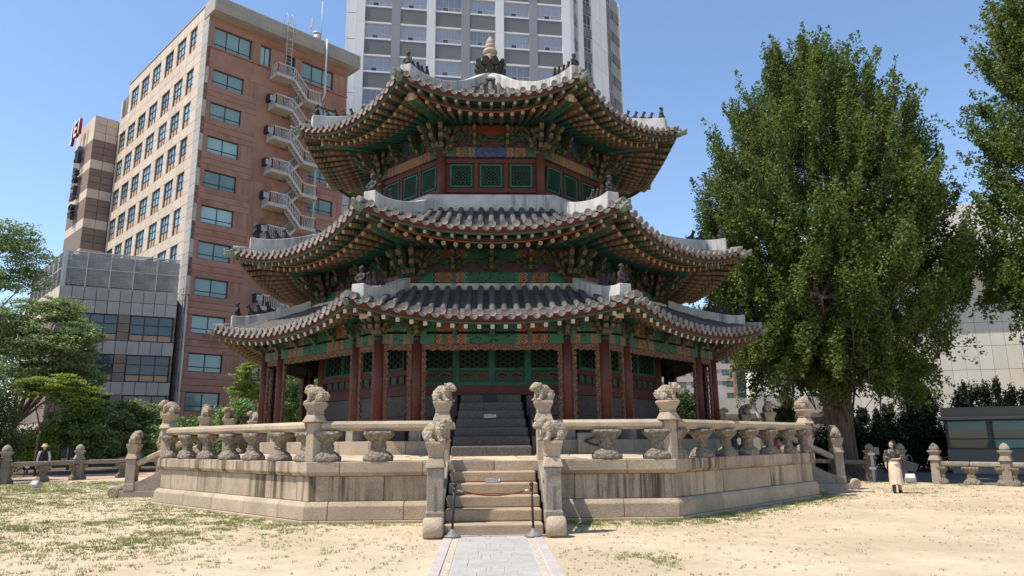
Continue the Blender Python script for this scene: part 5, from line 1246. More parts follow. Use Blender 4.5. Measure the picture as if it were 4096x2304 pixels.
Fd.box('stair_wall', 27, 31, -6, 0, 0, 34, U['pale_concrete'], fb)
# ---- low concrete wall, lattice fence and globe lamp behind the terrace
lw = empty('concrete_wall', (0, 0, 0), 0, 'low pale concrete wall with dark coping behind the lattice fence', 'wall')
Fc = Fac((11.2, 15.4), -19); Fc.box('wall', -3, 7.6, -.4, 0, 0, 3.85, U['pale_concrete'], lw); Fc.box('coping', -3, 7.6, .002, .12, 2.75, 2.98, U['panel_joint'], lw)
Fc.box('roof_unit', .5, 2.1, -2.2, -.8, 3.0, 4.6, unit(PALEM), lw)
lf = empty('lattice_fence', (0, 0, 0), 0, 'brown diagonal lattice fence in front of the concrete wall', 'fence'); LAT = mat('brown_lattice_wood', (.14, .09, .06), .8)
for i in range(8):
    b = MB()
    for q_ in range(-8, 9): 
        for s in (1, -1):
            x0 = q_ * .16; pts = []
            for z in (0, .8): pts.append((x0 + s * (z - .4), z))
            (xa, za), (xb, zb_) = pts
            def cl_(x, z, xo, zo): return (x, z)
            lo, hi = 0, 1; dx = xb - xa
            for lim, sg in ((-.6, 1), (.6, -1)):
                if dx: 
                    t = (lim - xa) / dx
                    if (dx > 0) == (sg > 0): lo = max(lo, t)
                    else: hi = min(hi, t)
            if hi - lo > .05: b.bar((xa + dx * lo, 0, .8 * lo), (xa + dx * hi, 0, .8 * hi), .02, .035, 0, (0, 1, 0))
    b.box(-.62, .62, -.03, .03, .8, .86); b.box(-.66, -.6, -.04, .04, -2, .9)
    put('lattice_panel', b.mesh('lattice_panel', LAT), lf, mtx=Fc.mtx(-2 + i * 1.26, 1.2, 1.85))
lp = empty('globe_lamp', Fc.p(3.4, .9, 0), 0, 'globe lamp on a leaning grey pole by the concrete wall', 'lamp')
b = MB(); b.tube([(.55, 0, 0), (.35, 0, 2.6), (0, 0, 3.55)], [.09, .08, .07], 10); b.obj('pole', METAL, lp); b = MB(); b.ell((0, 0, 3.8), (.27, .27, .27), 16, 10); b.obj('globe', mat('milky_globe', (.62, .6, .5), .4), lp)
# ---- service kiosk
kio = empty('kiosk', (0, 0, 0), 0, 'grey flat-roofed service kiosk with teal blinds behind the low fence', 'kiosk')
Fk = Fac((21.2, 8.3), -34); KG = mat('dark_grey_panel', (.19, .175, .16), .6, .1, 1); U['kg'] = unit(KG); U['kl'] = unit(mat('mid_grey_panel', (.28, .26, .24), .6, .1, 1)); U['teal'] = unit(mat('pale_teal_blind', (.24, .36, .33), .6, .06, 1)); TFR = mat('teal_frame', (.05, .085, .085), .5); U['tfr'] = unit(TFR)
Fk.box('body', 0, 9, -2.6, -.12, .3, 2.5, U['kg'], kio); Fk.box('base_panel', -.02, 9, -.12, .0, .3, 1.08, U['kg'], kio); Fk.box('plinth', .1, 9, -2.4, -.05, 0, .3, U['kl'], kio)
Fk.box('roof_edge', -.25, 9.3, -2.9, .35, 2.42, 2.56, U['kl'], kio); Fk.box('roof_parapet', -.1, 9.2, -2.8, .2, 2.57, 2.98, U['kg'], kio)
for i in range(5):
    t0 = .05 + i * 1.75; w = put('window', win_mesh(1.65, 1.32, (), ((.46, .05, 1.6),), TFR) if i == 0 else _kw, kio, mtx=Fk.mtx(t0, .0, 1.09)); _kw = w.data
    put('pane', pane_mesh(1.65, 1.32, DKGL) if i == 0 else _kp, w); _kp = w.children[0].data
    Fk.box('blind', t0 + .06, t0 + 1.59, -.04, -.035, 1.95, 2.38, U['teal'], kio)
    if i: Fk.box('blind', t0 + .08, t0 + 1.57, -.04, -.035, 1.16, 1.5, U['teal'], kio)
b = MB(); b.box(-.35, .35, -.3, .3, 0, .6); b.obj('air_conditioner', PALEM, kio, mtx=Fk.mtx(3.6, -.6, 2.99)); b = MB(); b.tube([(0, -.31, .3), (0, -.33, .3)], .2, 16); b.obj('fan_grille', IRON, kio, mtx=Fk.mtx(3.6, -.6, 2.99))
# ================================================================ trees and shrubs
def leaf_quads(P, size, up=.35, outward=None):
    n = len(P); nr = RNG.normal(0, 1, (n, 3)); nr[:, 2] += up * 2
    if outward is not None: nr += outward
    nr /= np.linalg.norm(nr, axis=1)[:, None]; a = np.cross(nr, RNG.normal(0, 1, (n, 3))); a /= np.linalg.norm(a, axis=1)[:, None] + 1e-9; b = np.cross(nr, a)
    s = size * RNG.uniform(.6, 1.25, n)[:, None]; V = np.empty((n, 4, 3)); V[:, 0] = P - a * s * .6; V[:, 1] = P - b * s * .42; V[:, 2] = P + a * s * .6; V[:, 3] = P + b * s * .42; return V
LEAF = {'ginkgo': leaf_mat('ginkgo_leaf', (.044, .080, .017), (.138, .188, .040), .36, warm=(.21, .245, .06)),
        'lime': leaf_mat('lime_leaf', (0.109, 0.181, 0.027), (0.271, 0.362, 0.064), .35, warm=(0.450, 0.450, 0.109)),
        'mid': leaf_mat('mid_green_leaf', (0.076, 0.141, 0.044), (0.217, 0.326, 0.098), .28, warm=(0.304, 0.369, 0.108)),
        'feather': leaf_mat('feathery_leaf', (0.108, 0.164, 0.065), (0.261, 0.348, 0.131), .3, warm=(0.369, 0.413, 0.197)),
        'dark': leaf_mat('dark_conifer_leaf', (.010, .018, .010), (.026, .042, .018), .1), 'conifer': leaf_mat('conifer_leaf', (.03, .06, .02), (.085, .13, .035), .15)}
def bark_mat():
    m, N, L, b = newmat('bark'); v = coords(N, L, scale=(6, 6, .7)); n1 = noise(N, L, v, 2.2, 6, .7)
    L.new(mixc(N, L, maprange(N, L, n1, .38, .62), (.045, .032, .024), (.17, .125, .095)), b.inputs['Base Color']); b.inputs['Roughness'].default_value = .95
    bn = N.new('ShaderNodeBump'); bn.inputs['Strength'].default_value = 1.; bn.inputs['Distance'].default_value = .06; L.new(n1, bn.inputs['Height']); L.new(bn.outputs[0], b.inputs['Normal']); return m
BARK = bark_mat()
def bez(a, b, c, n=8):
    a, b, c = Vector(a), Vector(b), Vector(c); return [a * (1 - t) ** 2 + b * 2 * t * (1 - t) + c * t * t for t in [i / n for i in range(n + 1)]]
def limb(mb, pts, r0, r1, n=8, wob=.0):
    N = len(pts); P = [p + Vector((random.uniform(-wob, wob), random.uniform(-wob, wob), random.uniform(-wob, wob))) * (i > 0) for i, p in enumerate(pts)]
    mb.tube(P, [r0 + (r1 - r0) * (i / (N - 1)) ** .8 for i in range(N)], n)
def ginkgo(name, base, prof, label, nshoot, nleaf, size, trunk_h, trunk_r, low=6.5, lean=(0, 0), group=None, seed=1):
    random.seed(seed); rg = np.random.default_rng(seed); root = empty(name, (base[0], base[1], 0), 0, label, 'tree', group)
    zs = [p[0] for p in prof]; rs = [p[1] for p in prof]
    def rad(z): return float(np.interp(z, zs, rs))
    mb = MB()
    # buttressed double trunk
    n = 20; rings = []
    for i, (z, r_) in enumerate(((-.1, 1.5), (.25, 1.22), (.8, 1.05), (1.8, .95), (2.8, .93), (3.6, 1.0), (trunk_h, 1.12), (trunk_h + .6, .95))):
        for k in range(n):
            a = 2 * pi * k / n; q = 1 + .07 * cos(5 * a + z) + .05 * cos(9 * a - z * .7) + (.12 * abs(cos(a)) if z > 2 else 0); rings.append((lean[0] * z + trunk_r * r_ * q * cos(a), lean[1] * z + trunk_r * r_ * q * sin(a), z))
    mb.add(rings, [(i * n + k, i * n + (k + 1) % n, (i + 1) * n + (k + 1) % n, (i + 1) * n + k) for i in range(7) for k in range(n)], 0, True)
    ends = []
    top = Vector((lean[0] * trunk_h, lean[1] * trunk_h, trunk_h)); nl = 13
    for i in range(nl):
        a = 2 * pi * i / nl + random.uniform(-.2, .2); zt = random.choice((8, 10, 13, 15, 17.5, 19)) * prof[-1][0] / 21.5; r_ = rad(zt) * random.uniform(.45, .8)
        e = Vector((r_ * cos(a), r_ * sin(a), zt)); s0 = top + Vector((cos(a) * trunk_r * .55, sin(a) * trunk_r * .55, random.uniform(-.6, .2))); m = s0.lerp(e, .5) + Vector((cos(a) * r_ * .22, sin(a) * r_ * .22, -zt * .05))
        P = bez(s0, m, e, 9); limb(mb, P, trunk_r * random.uniform(.22, .38), .05, 8, .12); ends.append(P)
    for a in (pi * 1.02, -.5, 2.2, .6, 4.2):   # low spreading limbs
        r_ = rad(low) * .85; e = Vector((r_ * cos(a), r_ * sin(a), low - .6 + random.uniform(0, 1.2))); s0 = top + Vector((cos(a) * trunk_r * .7, sin(a) * trunk_r * .7, -.7)); P = bez(s0, s0.lerp(e, .5) + Vector((0, 0, -.15)), e, 8); limb(mb, P, trunk_r * .2, .05, 7, .06); ends.append(P)
    # leafy branches: each carries a plume of shoots, so clumps and dark gaps alternate
    C0, D0, L0 = [], [], []; nbr = nshoot
    for i in range(nbr):
        z = rg.uniform(zs[0] + .2, zs[-1])
        if rg.random() > (rad(z) / max(rs)) ** 1.3 + .06: continue
        a = rg.uniform(0, 2 * pi); o = np.array([cos(a), sin(a), 0]); f = 1 if rg.random() < .72 else rg.uniform(.3, .8); droop = z < low and rg.random() < .8
        tip = o * rad(z) * f * rg.uniform(.86, 1.04) + np.array([0, 0, z]); L_ = rg.uniform(2.0, 3.4)
        d = (o * .75 + np.array([0, 0, -.55 if droop else rg.uniform(.55, 1.1)])) if z < zs[-1] * .72 else (o * .3 + np.array([0, 0, 1.]))
        d += rg.normal(0, .12, 3); d /= np.linalg.norm(d); st = tip - d * L_
        ns = int(rg.integers(7, 13))
        for q in range(ns):
            t = rg.uniform(.3, 1.); c = st + d * L_ * t + rg.normal(0, .16, 3)
            dd = d * .5 + (np.array([0, 0, -1.]) + o * .35 if droop else np.array([0, 0, 1.]) + o * rg.uniform(-.1, .5)) + rg.normal(0, .22, 3); dd /= np.linalg.norm(dd); C0.append(c); D0.append(dd); L0.append(rg.uniform(.55, 1.35) * (1.25 if t > .85 else 1))
        q = Vector(st); tgt = min((p for P in ends for p in P[3:]), key=lambda p: (p - q).length)
        limb(mb, [tgt, tgt.lerp(q, .5) + Vector((0, 0, -.1)), q, q + Vector(d) * L_ * .9], .06, .012, 5)
    mb.obj('trunk', BARK, root)
    C0, D0, L0 = np.array(C0), np.array(D0), np.array(L0); m = len(C0); idx = rg.integers(0, m, nleaf); t = rg.random(nleaf)
    w = .26 * np.sin(np.pi * np.clip(t * .88 + .1, 0, 1)) + .05; off = rg.normal(0, 1, (nleaf, 3)); off /= np.linalg.norm(off, axis=1)[:, None]
    P = C0[idx] + D0[idx] * (t * L0[idx])[:, None] + off * (w * rg.random(nleaf) ** .5)[:, None]
    tri_mesh('crown', leaf_quads(P, size, .3), 4, LEAF['ginkgo'], None, root); random.seed(seed + 100); return root
ginkgo('ginkgo_tree', (14.95, 5.6), [(3.6, 2.9), (4.6, 4.2), (7.2, 5.3), (10.5, 5.5), (13.5, 4.8), (16, 3.8), (18.0, 2.5), (19.3, 1.1), (20.0, .4)], 'tall spreading ginkgo with thick cleft trunk behind the terrace', 800, 480000, .105, 4.3, .55, 6.6, (-.03, 0), 'ginkgo trees', 5)
ginkgo('ginkgo_tree', (25.5, 1.2), [(5.2, 3.4), (7.2, 5.2), (10, 5.5), (13, 5.1), (16, 4.8), (19, 4.0), (23, 2.6), (25.5, .6)], 'bright ginkgo with trunk hidden beside the kiosk, its foliage over the kiosk roof', 560, 300000, .11, 5.6, .5, 8.2, (0, 0), 'ginkgo trees', 9)
def leafy(name, label, cat, lobes, n, size, m, trunk=None, tr=.12, group=None, nclump=46, spread=.3, up=.35, flat=1., stems=1):
    x0 = sum(l[0] for l in lobes) / len(lobes) if trunk is None else trunk[0]; y0 = sum(l[1] for l in lobes) / len(lobes) if trunk is None else trunk[1]
    root = empty(name, (x0, y0, 0), 0, label, cat, group); mb = MB()
    zb = min(l[2] for l in lobes)
    hub = Vector((0, 0, max(.3, zb * .55)))
    for s in range(stems):
        o = Vector((random.uniform(-.3, .3), random.uniform(-.3, .3), 0)) * (stems > 1); limb(mb, bez(o + Vector((0, 0, -.1)), o + Vector((random.uniform(-.2, .2), 0, hub.z * .5)), hub + o, 5), tr, tr * .75)
    V = []; vol = [l[3] * l[4] for l in lobes]; tot = sum(vol)
    for l, v in zip(lobes, vol):
        c = Vector((l[0] - x0, l[1] - y0, l[2])); limb(mb, bez(hub, hub.lerp(c, .5) + Vector((0, 0, .2)), c, 6), tr * .6, .02, 6, .05)
        k = int(n * v / tot); nc = max(10, int(nclump)); d = RNG.normal(0, 1, (nc, 3)); d /= np.linalg.norm(d, axis=1)[:, None]; rr = RNG.random(nc) ** .4
        cc = d * rr[:, None] * np.array([l[3], l[3], l[4]]); 
        for q in range(0, nc, 4): limb(mb, [c, c + Vector(cc[q]) * .95], .03, .008, 5)
        i = RNG.integers(0, nc, k); g_ = RNG.normal(0, 1, (k, 3)) * spread * np.array([l[3], l[3], l[4] * flat]) * RNG.uniform(.5, 1.1, nc)[i][:, None]
        P = np.array(c) + cc[i] + g_; P = P[P[:, 2] > .03]; V.append(leaf_quads(P, size, up))
    mb.obj('trunk', BARK, root); tri_mesh('crown', np.concatenate(V), 4, LEAF[m], None, root); return root
leafy('tall_tree', 'tall sparse feathery tree rising over the annex at the edge of the garden', 'tree', [[-30.46, 19.73, 14.68, 1.6, 1.13], [-29.66, 20.27, 13.52, 1.6, 1.2], [-31.0, 19.69, 11.83, 1.9, 1.3], [-29.88, 21.32, 12.2, 1.2, .9], [-32.5, 19, 13.6, 2, 1.6]], 17000, .13, 'feather', (-32.4, 19.4), .2, None, 40, .24, .5, .5)
leafy('maple_tree', 'broad layered maple with yellow-green upper sprays above the clipped bushes', 'tree', [[-27.12, 17.15, 8.87, 1.85, 1.1], [-26.18, 18.9, 9.66, 1.45, .8], [-26.15, 17.75, 7.32, 2.57, 1.0], [-24.69, 18.61, 6.47, 1.31, .8], [-27.0, 17.23, 5.87, 2.06, 1.1], [-25.78, 19.14, 5.33, 1.43, .96], [-25.62, 20.38, 8.16, 1.2, 1.1], [-28.9, 17.5, 7.4, 1.6, 1.4], [-24.9, 18.4, 8.0, 1.2, .8], [-24.9, 18.6, 5.0, 1.4, 1.1]], 58000, .125, 'feather', (-27.6, 18.3), .18, None, 60, .22, 1.0, .42)
leafy('maple_tree', 'small lime-green maple glowing in the sun below the layered maple', 'tree', [[-23.4, 14.9, 4.9, 1.3, .55], [-22.2, 15.6, 4.3, 1.0, .5], [-24.5, 14.2, 4.6, 1.1, .6]], 11000, .12, 'lime', (-24.3, 15.4), .08, None, 40, .2, 1.2, .3)
leafy('round_shrub', 'dark green bushy shrub between the lime maple and feathery shrub', 'shrub', [[-24.31, 18.82, 3.9, 1.65, 1.06], [-23.65, 19.18, 2.74, 1.65, 1.42], [-25.18, 19.48, 2.52, 1.31, 1.19], [-23.02, 19.51, 1.5, 1.19, 1.1]], 26000, .13, 'mid', None, .1, 'garden shrubs', 60, .2, .8, .6, 3)
leafy('round_shrub', 'pale feathery shrub drooping beside the terrace corner post', 'shrub', [[-22.68, 21.91, 3.28, 1.51, 1.39], [-21.54, 22.45, 3.04, 1.15, 1.27], [-22.75, 20.76, 2.1, 1.2, 1.2], [-21.33, 21.44, 1.6, 1.6, 1.1]], 26000, .15, 'feather', None, .1, 'garden shrubs', 70, .17, .8, .5, 3)
leafy('round_shrub', 'low yellow-green shrub behind the person in the pale hat', 'shrub', [[-26.3, 17.67, 1.84, 1.02, .91], [-25.58, 18.1, 2.06, .92, .8], [-26.55, 17.51, 1.18, .9, .8], [-25.3, 17.9, 1.1, .9, .8]], 13000, .11, 'lime', None, .06, 'garden shrubs', 40, .22, .6, .7, 3)
leafy('clipped_conifer', 'dense dark clipped conifer at the end of the low fence', 'conifer', [[-23.19, 10.16, 3.5, .75, 1.3], [-23.06, 10.25, 2.0, .95, 1.6], [-23.1, 10.2, .9, .9, .8]], 22000, .075, 'conifer', None, .12, None, 60, .25, .2, .8)
leafy('round_shrub', 'small rounded shrub behind the side stairs posts', 'shrub', [[-17.74, 17.55, 2.6, .6, .6], [-17.05, 17.83, 2.4, .6, .6], [-17.4, 17.6, 1.3, .8, 1.1]], 8000, .11, 'mid', None, .05, 'garden shrubs', 30, .25, .5, .8, 3)
leafy('round_shrub', 'bright leafy shrub between the terrace beasts and the yellowing maple', 'shrub', [[-14.88, 18.63, 3.5, .83, .66], [-15.47, 18.42, 2.9, .8, .7], [-14.21, 18.85, 2.9, .7, .7], [-14.9, 18.6, 1.6, 1.1, 1.1]], 12000, .13, 'mid', None, .06, 'garden shrubs', 40, .24, .5, .8, 3)
leafy('maple_tree', 'thin yellowing maple next to the pavilion columns', 'tree', [[-16.46, 24.42, 5.98, 1.03, .68], [-16.88, 24.28, 5.03, .8, .67], [-15.79, 24.64, 4.92, .8, .7], [-16.2, 24.4, 6.8, .7, .5]], 5200, .13, 'lime', (-16.0, 24.5), .09, None, 40, .2, 1., .35)
leafy('garden_tree', 'leafy green tree seen through the pavilion gallery', 'tree', [[-14.11, 27.21, 5.78, 1.2, 1.28], [-13.77, 27.31, 4.23, 1.2, 1.14], [-14.97, 26.98, 4.78, 1.0, .85], [-13.4, 27.4, 2.8, 1.3, 1.2], [-12.6, 27.5, 5.0, 1.2, 1.2]], 17000, .13, 'mid', None, .14, None, 50, .2, .6, .6)
leafy('garden_tree', 'slender green tree between the layered maple and the grey annex', 'tree', [[-27.4, 23.9, 8.0, 1.1, 1.16], [-27.9, 23.6, 9.2, 1.0, 1.0], [-26.6, 24.0, 6.0, 1.1, 1.1], [-27.6, 23.8, 6.4, 1.2, 1.2]], 12000, .13, 'feather', (-27.3, 23.8), .1, None, 40, .2, .6, .6)
def juniper(label, base, lobes, n=13000, m='dark'):
    root = leafy('juniper', label, 'conifer', lobes, n, .10, m, None, .08, 'junipers along the hedge', 60, .2, .2, 1.0)
    return root
def jun(label, x, y, h, r_, n=13000):
    lob = [[x + random.uniform(-.2, .2), y, h * .3, r_, h * .3], [x - r_ * .3, y, h * .55, r_ * .7, h * .25], [x + r_ * .35, y + .1, h * .6, r_ * .6, h * .22]]
    for q in range(5): lob.append([x + random.uniform(-.7, .7) * r_, y + random.uniform(-.3, .3), h * random.uniform(.72, .9), .16 * r_ + .06, h * .13])
    lob.append([x, y, h * .92, .14, h * .1]); return juniper(label, None, lob, n)
jun('tallest shaggy dark juniper of the hedge row, beside the kiosk', 22.7, 12.6, 5.0, 1.15, 20000); jun('dark juniper rising just behind the kiosk roof end', 24.5, 11.5, 4.4, .95); jun('dark juniper over the middle of the kiosk roof', 25.7, 10.7, 4.5, .95); jun('low dark juniper over the kiosk roof by its air conditioner', 27.2, 10.0, 4.0, .95)
jun('dark juniper close behind the ginkgo trunk on the terrace side', 18.3, 15.0, 4.2, .95); jun('small dark juniper just past the ginkgo trunk', 19.9, 14.2, 3.5, .85); jun('short dark juniper between the ginkgo and tallest juniper', 21.3, 13.5, 3.4, .8)
leafy('conifer_bush', 'sunlit green conifer bush standing behind the pavilion columns', 'conifer', [[10.49, 13.62, 3.5, .75, .75], [10.31, 13.67, 2.7, .95, .85], [10.4, 13.6, 1.6, 1.0, 1.0]], 16000, .09, 'conifer', None, .08, None, 60, .2, .3, .8)
leafy('conifer_bush', 'upright young juniper beside the white stucco wall', 'conifer', [[14.21, 10.24, 2.6, .6, .6], [14.64, 10.06, 2.9, .25, .68], [14.4, 10.2, 1.5, .7, .9]], 10000, .085, 'conifer', None, .06, None, 50, .2, .2, .9)
# hedge: one clipped mass
hl = [[16.2 + i * 1.15, 12.6 - i * .38 - (.0 if i < 6 else .0), 1.2, .85, 1.15] for i in range(11)]
leafy('hedge', 'long dark clipped hedge below the junipers', 'hedge', hl, 52000, .10, 'dark', (18, 11.9), .08, None, 60, .32, .3, .8)

# ================================================================ low stone fences
def fence_post(loc, rz, label, first=[None]):
    if first[0] is None:
        root = empty('fence_post'); first[0] = root
        ring([(.15, -.05), (.135, .82)], 4, GRANITE_G, 'shaft', root); ring([(.19, .822), (.185, .86), (.13, 1.0)], 4, GRANITE_G, 'shoulder', root); ring([(.125, 1.002), (.12, 1.03), (.19, 1.14), (.19, 1.18)], 4, GRANITE_G, 'capital', root)
        b = MB(); b.lathe([(.15, 1.18), (.165, 1.24), (.15, 1.31), (.09, 1.39), (.01, 1.44)], 14); b.obj('onion_top', GRANITE_G, root)
        o = root
    else: o = copy_tree(first[0])
    o.location = (loc[0], loc[1], 0); o.rotation_euler.z = rz; o.scale = (loc[2],) * 3
    return tag(o, label, 'fence post', 'onion-topped fence posts')
def fence_rail(a, b_, label, ns=1, s=1.0, zr=.62):
    a, b_ = Vector((a[0], a[1], 0)), Vector((b_[0], b_[1], 0)); d = b_ - a; L_ = d.length - .2 * s; root = empty('stone_rail', a.lerp(b_, .5), math.atan2(d.y, d.x), label, 'fence rail')
    for i in range(2):
        b = MB(); b.box(-L_ / 2 + L_ / 2 * i + .004, -L_ / 2 + L_ / 2 * (i + 1) - .004, -.11 * s, .11 * s, zr * s, (zr + .17) * s); bevel(b.obj('rail', GRANITE_G, root), .045 * s, 2)
    for i in range(ns):
        x = L_ * ((i + 1) / (ns + 1) - .5); put('baluster', BAL, root, (x, 0, 0), None, (s * .85, s * .85, s * .99 * zr / .625))
    for x in (-L_ / 2 + .08, L_ / 2 - .08): put('baluster', BAL, root, (x, 0, 0), None, (s * .55, s * .8, s * .99 * zr / .625))
LP = [(-16.2, 16.5, 1.15), (-19.58, 10.8, 1.15), (-20.75, 7.3, 1.15), (-21.6, 3.6, 1.15)]
fence_post(LP[1], -.9, 'onion-topped fence post between the spotlight and the feathery shrub'); fence_post(LP[2], -1.2, 'onion-topped fence post by the black gate at the clipped conifer'); fence_post(LP[0], -.9, 'onion-topped fence post hidden behind the side stairs')
fence_rail(LP[0], LP[1], 'low stone rail running from the post to the side stairs, sunlit path behind', 2, 1.15); fence_rail(LP[1], LP[2], 'low stone rail in front of the person with the pale hat', 1, 1.15); 
RPs = [(12.9, 7.3, 1), (14.83, 3.28, 1), (15.75, 2.75, 1), (16.13, 1.21, 1), (17.58, -.42, 1), (19.2, -2.2, 1)]
fence_post(RPs[1], -1.0, 'onion-topped fence post beside the camera pole'); fence_post(RPs[2], -.9, 'onion-topped fence post behind the walking woman'); fence_post(RPs[3], -.85, 'onion-topped fence post in front of the kiosk end wall'); fence_post(RPs[4], -.85, 'onion-topped fence post in front of the kiosk windows')
fence_rail(RPs[0], RPs[1], 'low stone rail under the ginkgo trunk', 2); fence_rail(RPs[3], RPs[4], 'low stone rail in front of the kiosk', 1); fence_rail(RPs[4], RPs[5], 'short length of stone rail running on past the kiosk windows', 1)
# ================================================================ small things
def stanchion(x, y, tilt, label):
    root = empty('stanchion', (x, y, .03), 0, label, 'stanchion', 'rope stanchions'); root.rotation_euler = (0, tilt, 0)
    b = MB(); b.lathe([(.155, 0), (.155, .02), (.09, .05), (.035, .1), (.024, .13)], 20); b.obj('base', mat('grey_cast_base', (.17, .165, .17), .5) if 'grey_cast_base' not in bpy.data.materials else bpy.data.materials['grey_cast_base'], root)
    b = MB(); b.tube([(0, 0, .1), (0, 0, .84)], .021, 12); b.tube([(0, 0, .76), (0, 0, .82)], .028, 12); b.obj('pole', IRON, root); b = MB(); b.ell((0, 0, .87), (.04, .04, .04), 14, 8); b.obj('knob', IRON, root); return root
stanchion(-.74, -11.95, .045, 'black rope stanchion on the path at the foot of the sunlit stair side'); stanchion(.67, -11.97, -.03, 'black rope stanchion on the path nearer the shaded terrace side')
rp = empty('barrier_rope', (0, -11.96, 0), 0, 'sagging red-brown rope with brass hooks between the stanchions', 'rope')
P = [(-.56 + 1.08 * t, 0, .79 - .075 * 4 * t * (1 - t)) for t in np.linspace(0, 1, 15)]; b = MB(); b.tube(P, .014, 8); b.obj('rope', mat('brown_red_rope', (.16, .035, .02), .6), rp)
BRASS = mat('brass', (.55, .45, .22), .35, metal=.8)
b = MB(); b.tube([(-.68, 0, .81), (-.62, 0, .80), (-.55, 0, .79)], [.008, .012, .016], 7); b.obj('hook', BRASS, rp); b = MB(); b.tube([(.64, 0, .815), (.59, 0, .80), (.51, 0, .79)], [.008, .012, .016], 7); b.obj('hook', BRASS, rp)
WHP = mat('white_print', (.75, .75, .75), .6)
def plaque(loc, w, h, tilt, m, label, lines, name='sign_plaque', sub=True):
    root = empty(name, loc, 0, label, 'sign'); root.rotation_euler = (tilt, 0, 0); b = MB(); b.box(-w / 2, w / 2, 0, .012, 0, h); bevel(b.obj('plate', m, root), .002)
    for body, size, x, z in lines: text_obj('lettering', body, size, WHP, Matrix.Translation((x, -.002, z)) @ Matrix.Rotation(pi / 2, 4, 'X'), root, .001)
    return root
GP = mat('grey_plate', (.22, .22, .23), .5, .06, 3); BP = mat('black_plate', (.012, .012, .013), .4)
TXT = '문화재 훼손 행위 금지'
p1 = plaque((-.02, -10.3, .832), .31, .105, -.12, GP, 'small grey notice plate leaning on a step of the front stairs', [(TXT, .03, -.018, .052)])
p2 = plaque((-.06, -6.86, 1.98 + .222), .31, .10, -.1, GP, 'small dim notice plate on the inner steps under the eaves', [(TXT, .03, -.018, .05)])
for p_ in (p1, p2):
    b = MB(); b.tube([(.125, -.003, .03), (.125, -.003, .065)], .009, 6); b.ell((.125, -.003, .077), (.011, .003, .011), 8, 5); b.bar((.125, -.003, .055), (.142, -.003, .046), .004, .007); b.obj('pictogram', WHP, p_)
    for z, x0, x1 in ((.084, -.14, .045), (.024, -.13, .08)):
        b = MB(); x = x0
        while x < x1: w = random.uniform(.006, .018); b.box(x, min(x + w, x1), -.002, -.0005, z - .004, z + .004); x += w + .004
        b.obj('small_print', WHP, p_)
plaque((-.06, -5.74, 2.64), .37, .215, -.05, BP, 'black information plate on the topmost inner step', [])
fc = empty('fire_cabinet', (1.18, -6.75, 1.655), 0, 'black fire extinguisher cabinet with white lettering beside the inner steps', 'cabinet')
b = MB(); b.box(-.24, .24, -.16, .16, 0, .78); bevel(b.obj('body', BP, fc), .008); b = MB(); b.box(-.27, .27, -.2, .18, .782, .81); b.obj('lid', IRON, fc); b = MB(); b.prism([(-.11, .1), (.13, .1), (.13, .5), (.01, .56), (-.11, .5)], -.168, -.161); b.obj('window', mat('cabinet_window', (.3, .28, .25), .2), fc)
text_obj('lettering', '소화기', .075, WHP, Matrix.Translation((0, -.164, .70)) @ Matrix.Rotation(pi / 2, 4, 'X'), fc, .001); b = MB(); b.tube([(-.19, -.17, .35), (-.19, -.19, .4), (-.19, -.17, .47)], .012, 6); b.obj('handle', METAL, fc)
ou = empty('cable_box', (2.28, -7.42, 1.325), 0, 'cream plastic cable box with black hose behind the balustrade', 'box'); b = MB(); b.box(-.24, .24, -.14, .14, 0, .5); bevel(b.obj('body', mat('cream_plastic', (.22, .2, .165), .5), ou), .02); b = MB(); b.tube([(-.1, -.18, .3), (.1, -.2, .38), (.3, -.18, .4), (.5, -.1, .3), (.62, -.1, .05)], .025, 7); b.obj('hose', IRON, ou); b = MB(); b.tube([(-.1, -.18, .3), (.15, -.2, .2), (.4, -.2, .22)], .025, 7); b.obj('hose', IRON, ou)
fx = empty('fire_extinguisher', (7.95, -4.75, 1.255), 0, 'red fire extinguisher standing behind the shaded balustrade', 'extinguisher'); b = MB(); b.lathe([(.07, 0), (.075, .03), (.075, .36), (.05, .42), (.025, .44)], 14); b.obj('cylinder', mat('red_enamel', (.5, .02, .02), .3), fx); b = MB(); b.tube([(0, 0, .44), (0, 0, .5), (.07, 0, .5)], .016, 6); b.tube([(0, 0, .47), (-.1, 0, .4), (-.1, 0, .15)], .01, 6); b.obj('nozzle', IRON, fx); fx.scale = (.75, .75, .75)
def floodlight(loc, rz, label):
    root = empty('floodlight', loc, rz, label, 'floodlight', 'ground floodlights'); Mx = Matrix.Translation((0, 0, .2)) @ Matrix.Rotation(-.6, 4, 'X'); b = MB(); b.box(-.16, .16, -.13, .13, -.1, .1, 0, Mx); bevel(b.obj('housing', mat('floodlight_grey', (.42, .42, .4), .5) if 'floodlight_grey' not in bpy.data.materials else bpy.data.materials['floodlight_grey'], root), .02)
    b = MB(); b.box(-.13, .13, -.1, .1, .101, .106, 0, Mx); b.obj('glass', mat('pale_glass', (.6, .6, .56), .15) if 'pale_glass' not in bpy.data.materials else bpy.data.materials['pale_glass'], root); b = MB(); b.box(-.18, .18, -.05, .05, 0, .03); b.bar((-.175, 0, 0), (-.175, 0, .22), .02, .03); b.bar((.175, 0, 0), (.175, 0, .22), .02, .03); b.obj('stand', METAL, root)
floodlight((-16.9, 3.2, 0), -.3, 'grey floodlight box on the shaded lawn before the low stone rail'); floodlight((15.3, 1.5, 0), 2.6, 'cream floodlight box on the sand behind the walking woman')
cp_ = empty('camera_pole', (14.75, 3.0, 0), -.6, 'short grey pole with two white sensor boxes next to the fence post', 'pole'); b = MB(); b.box(-.05, .05, -.05, .05, 0, 1.15); b.obj('pole', METAL, cp_)
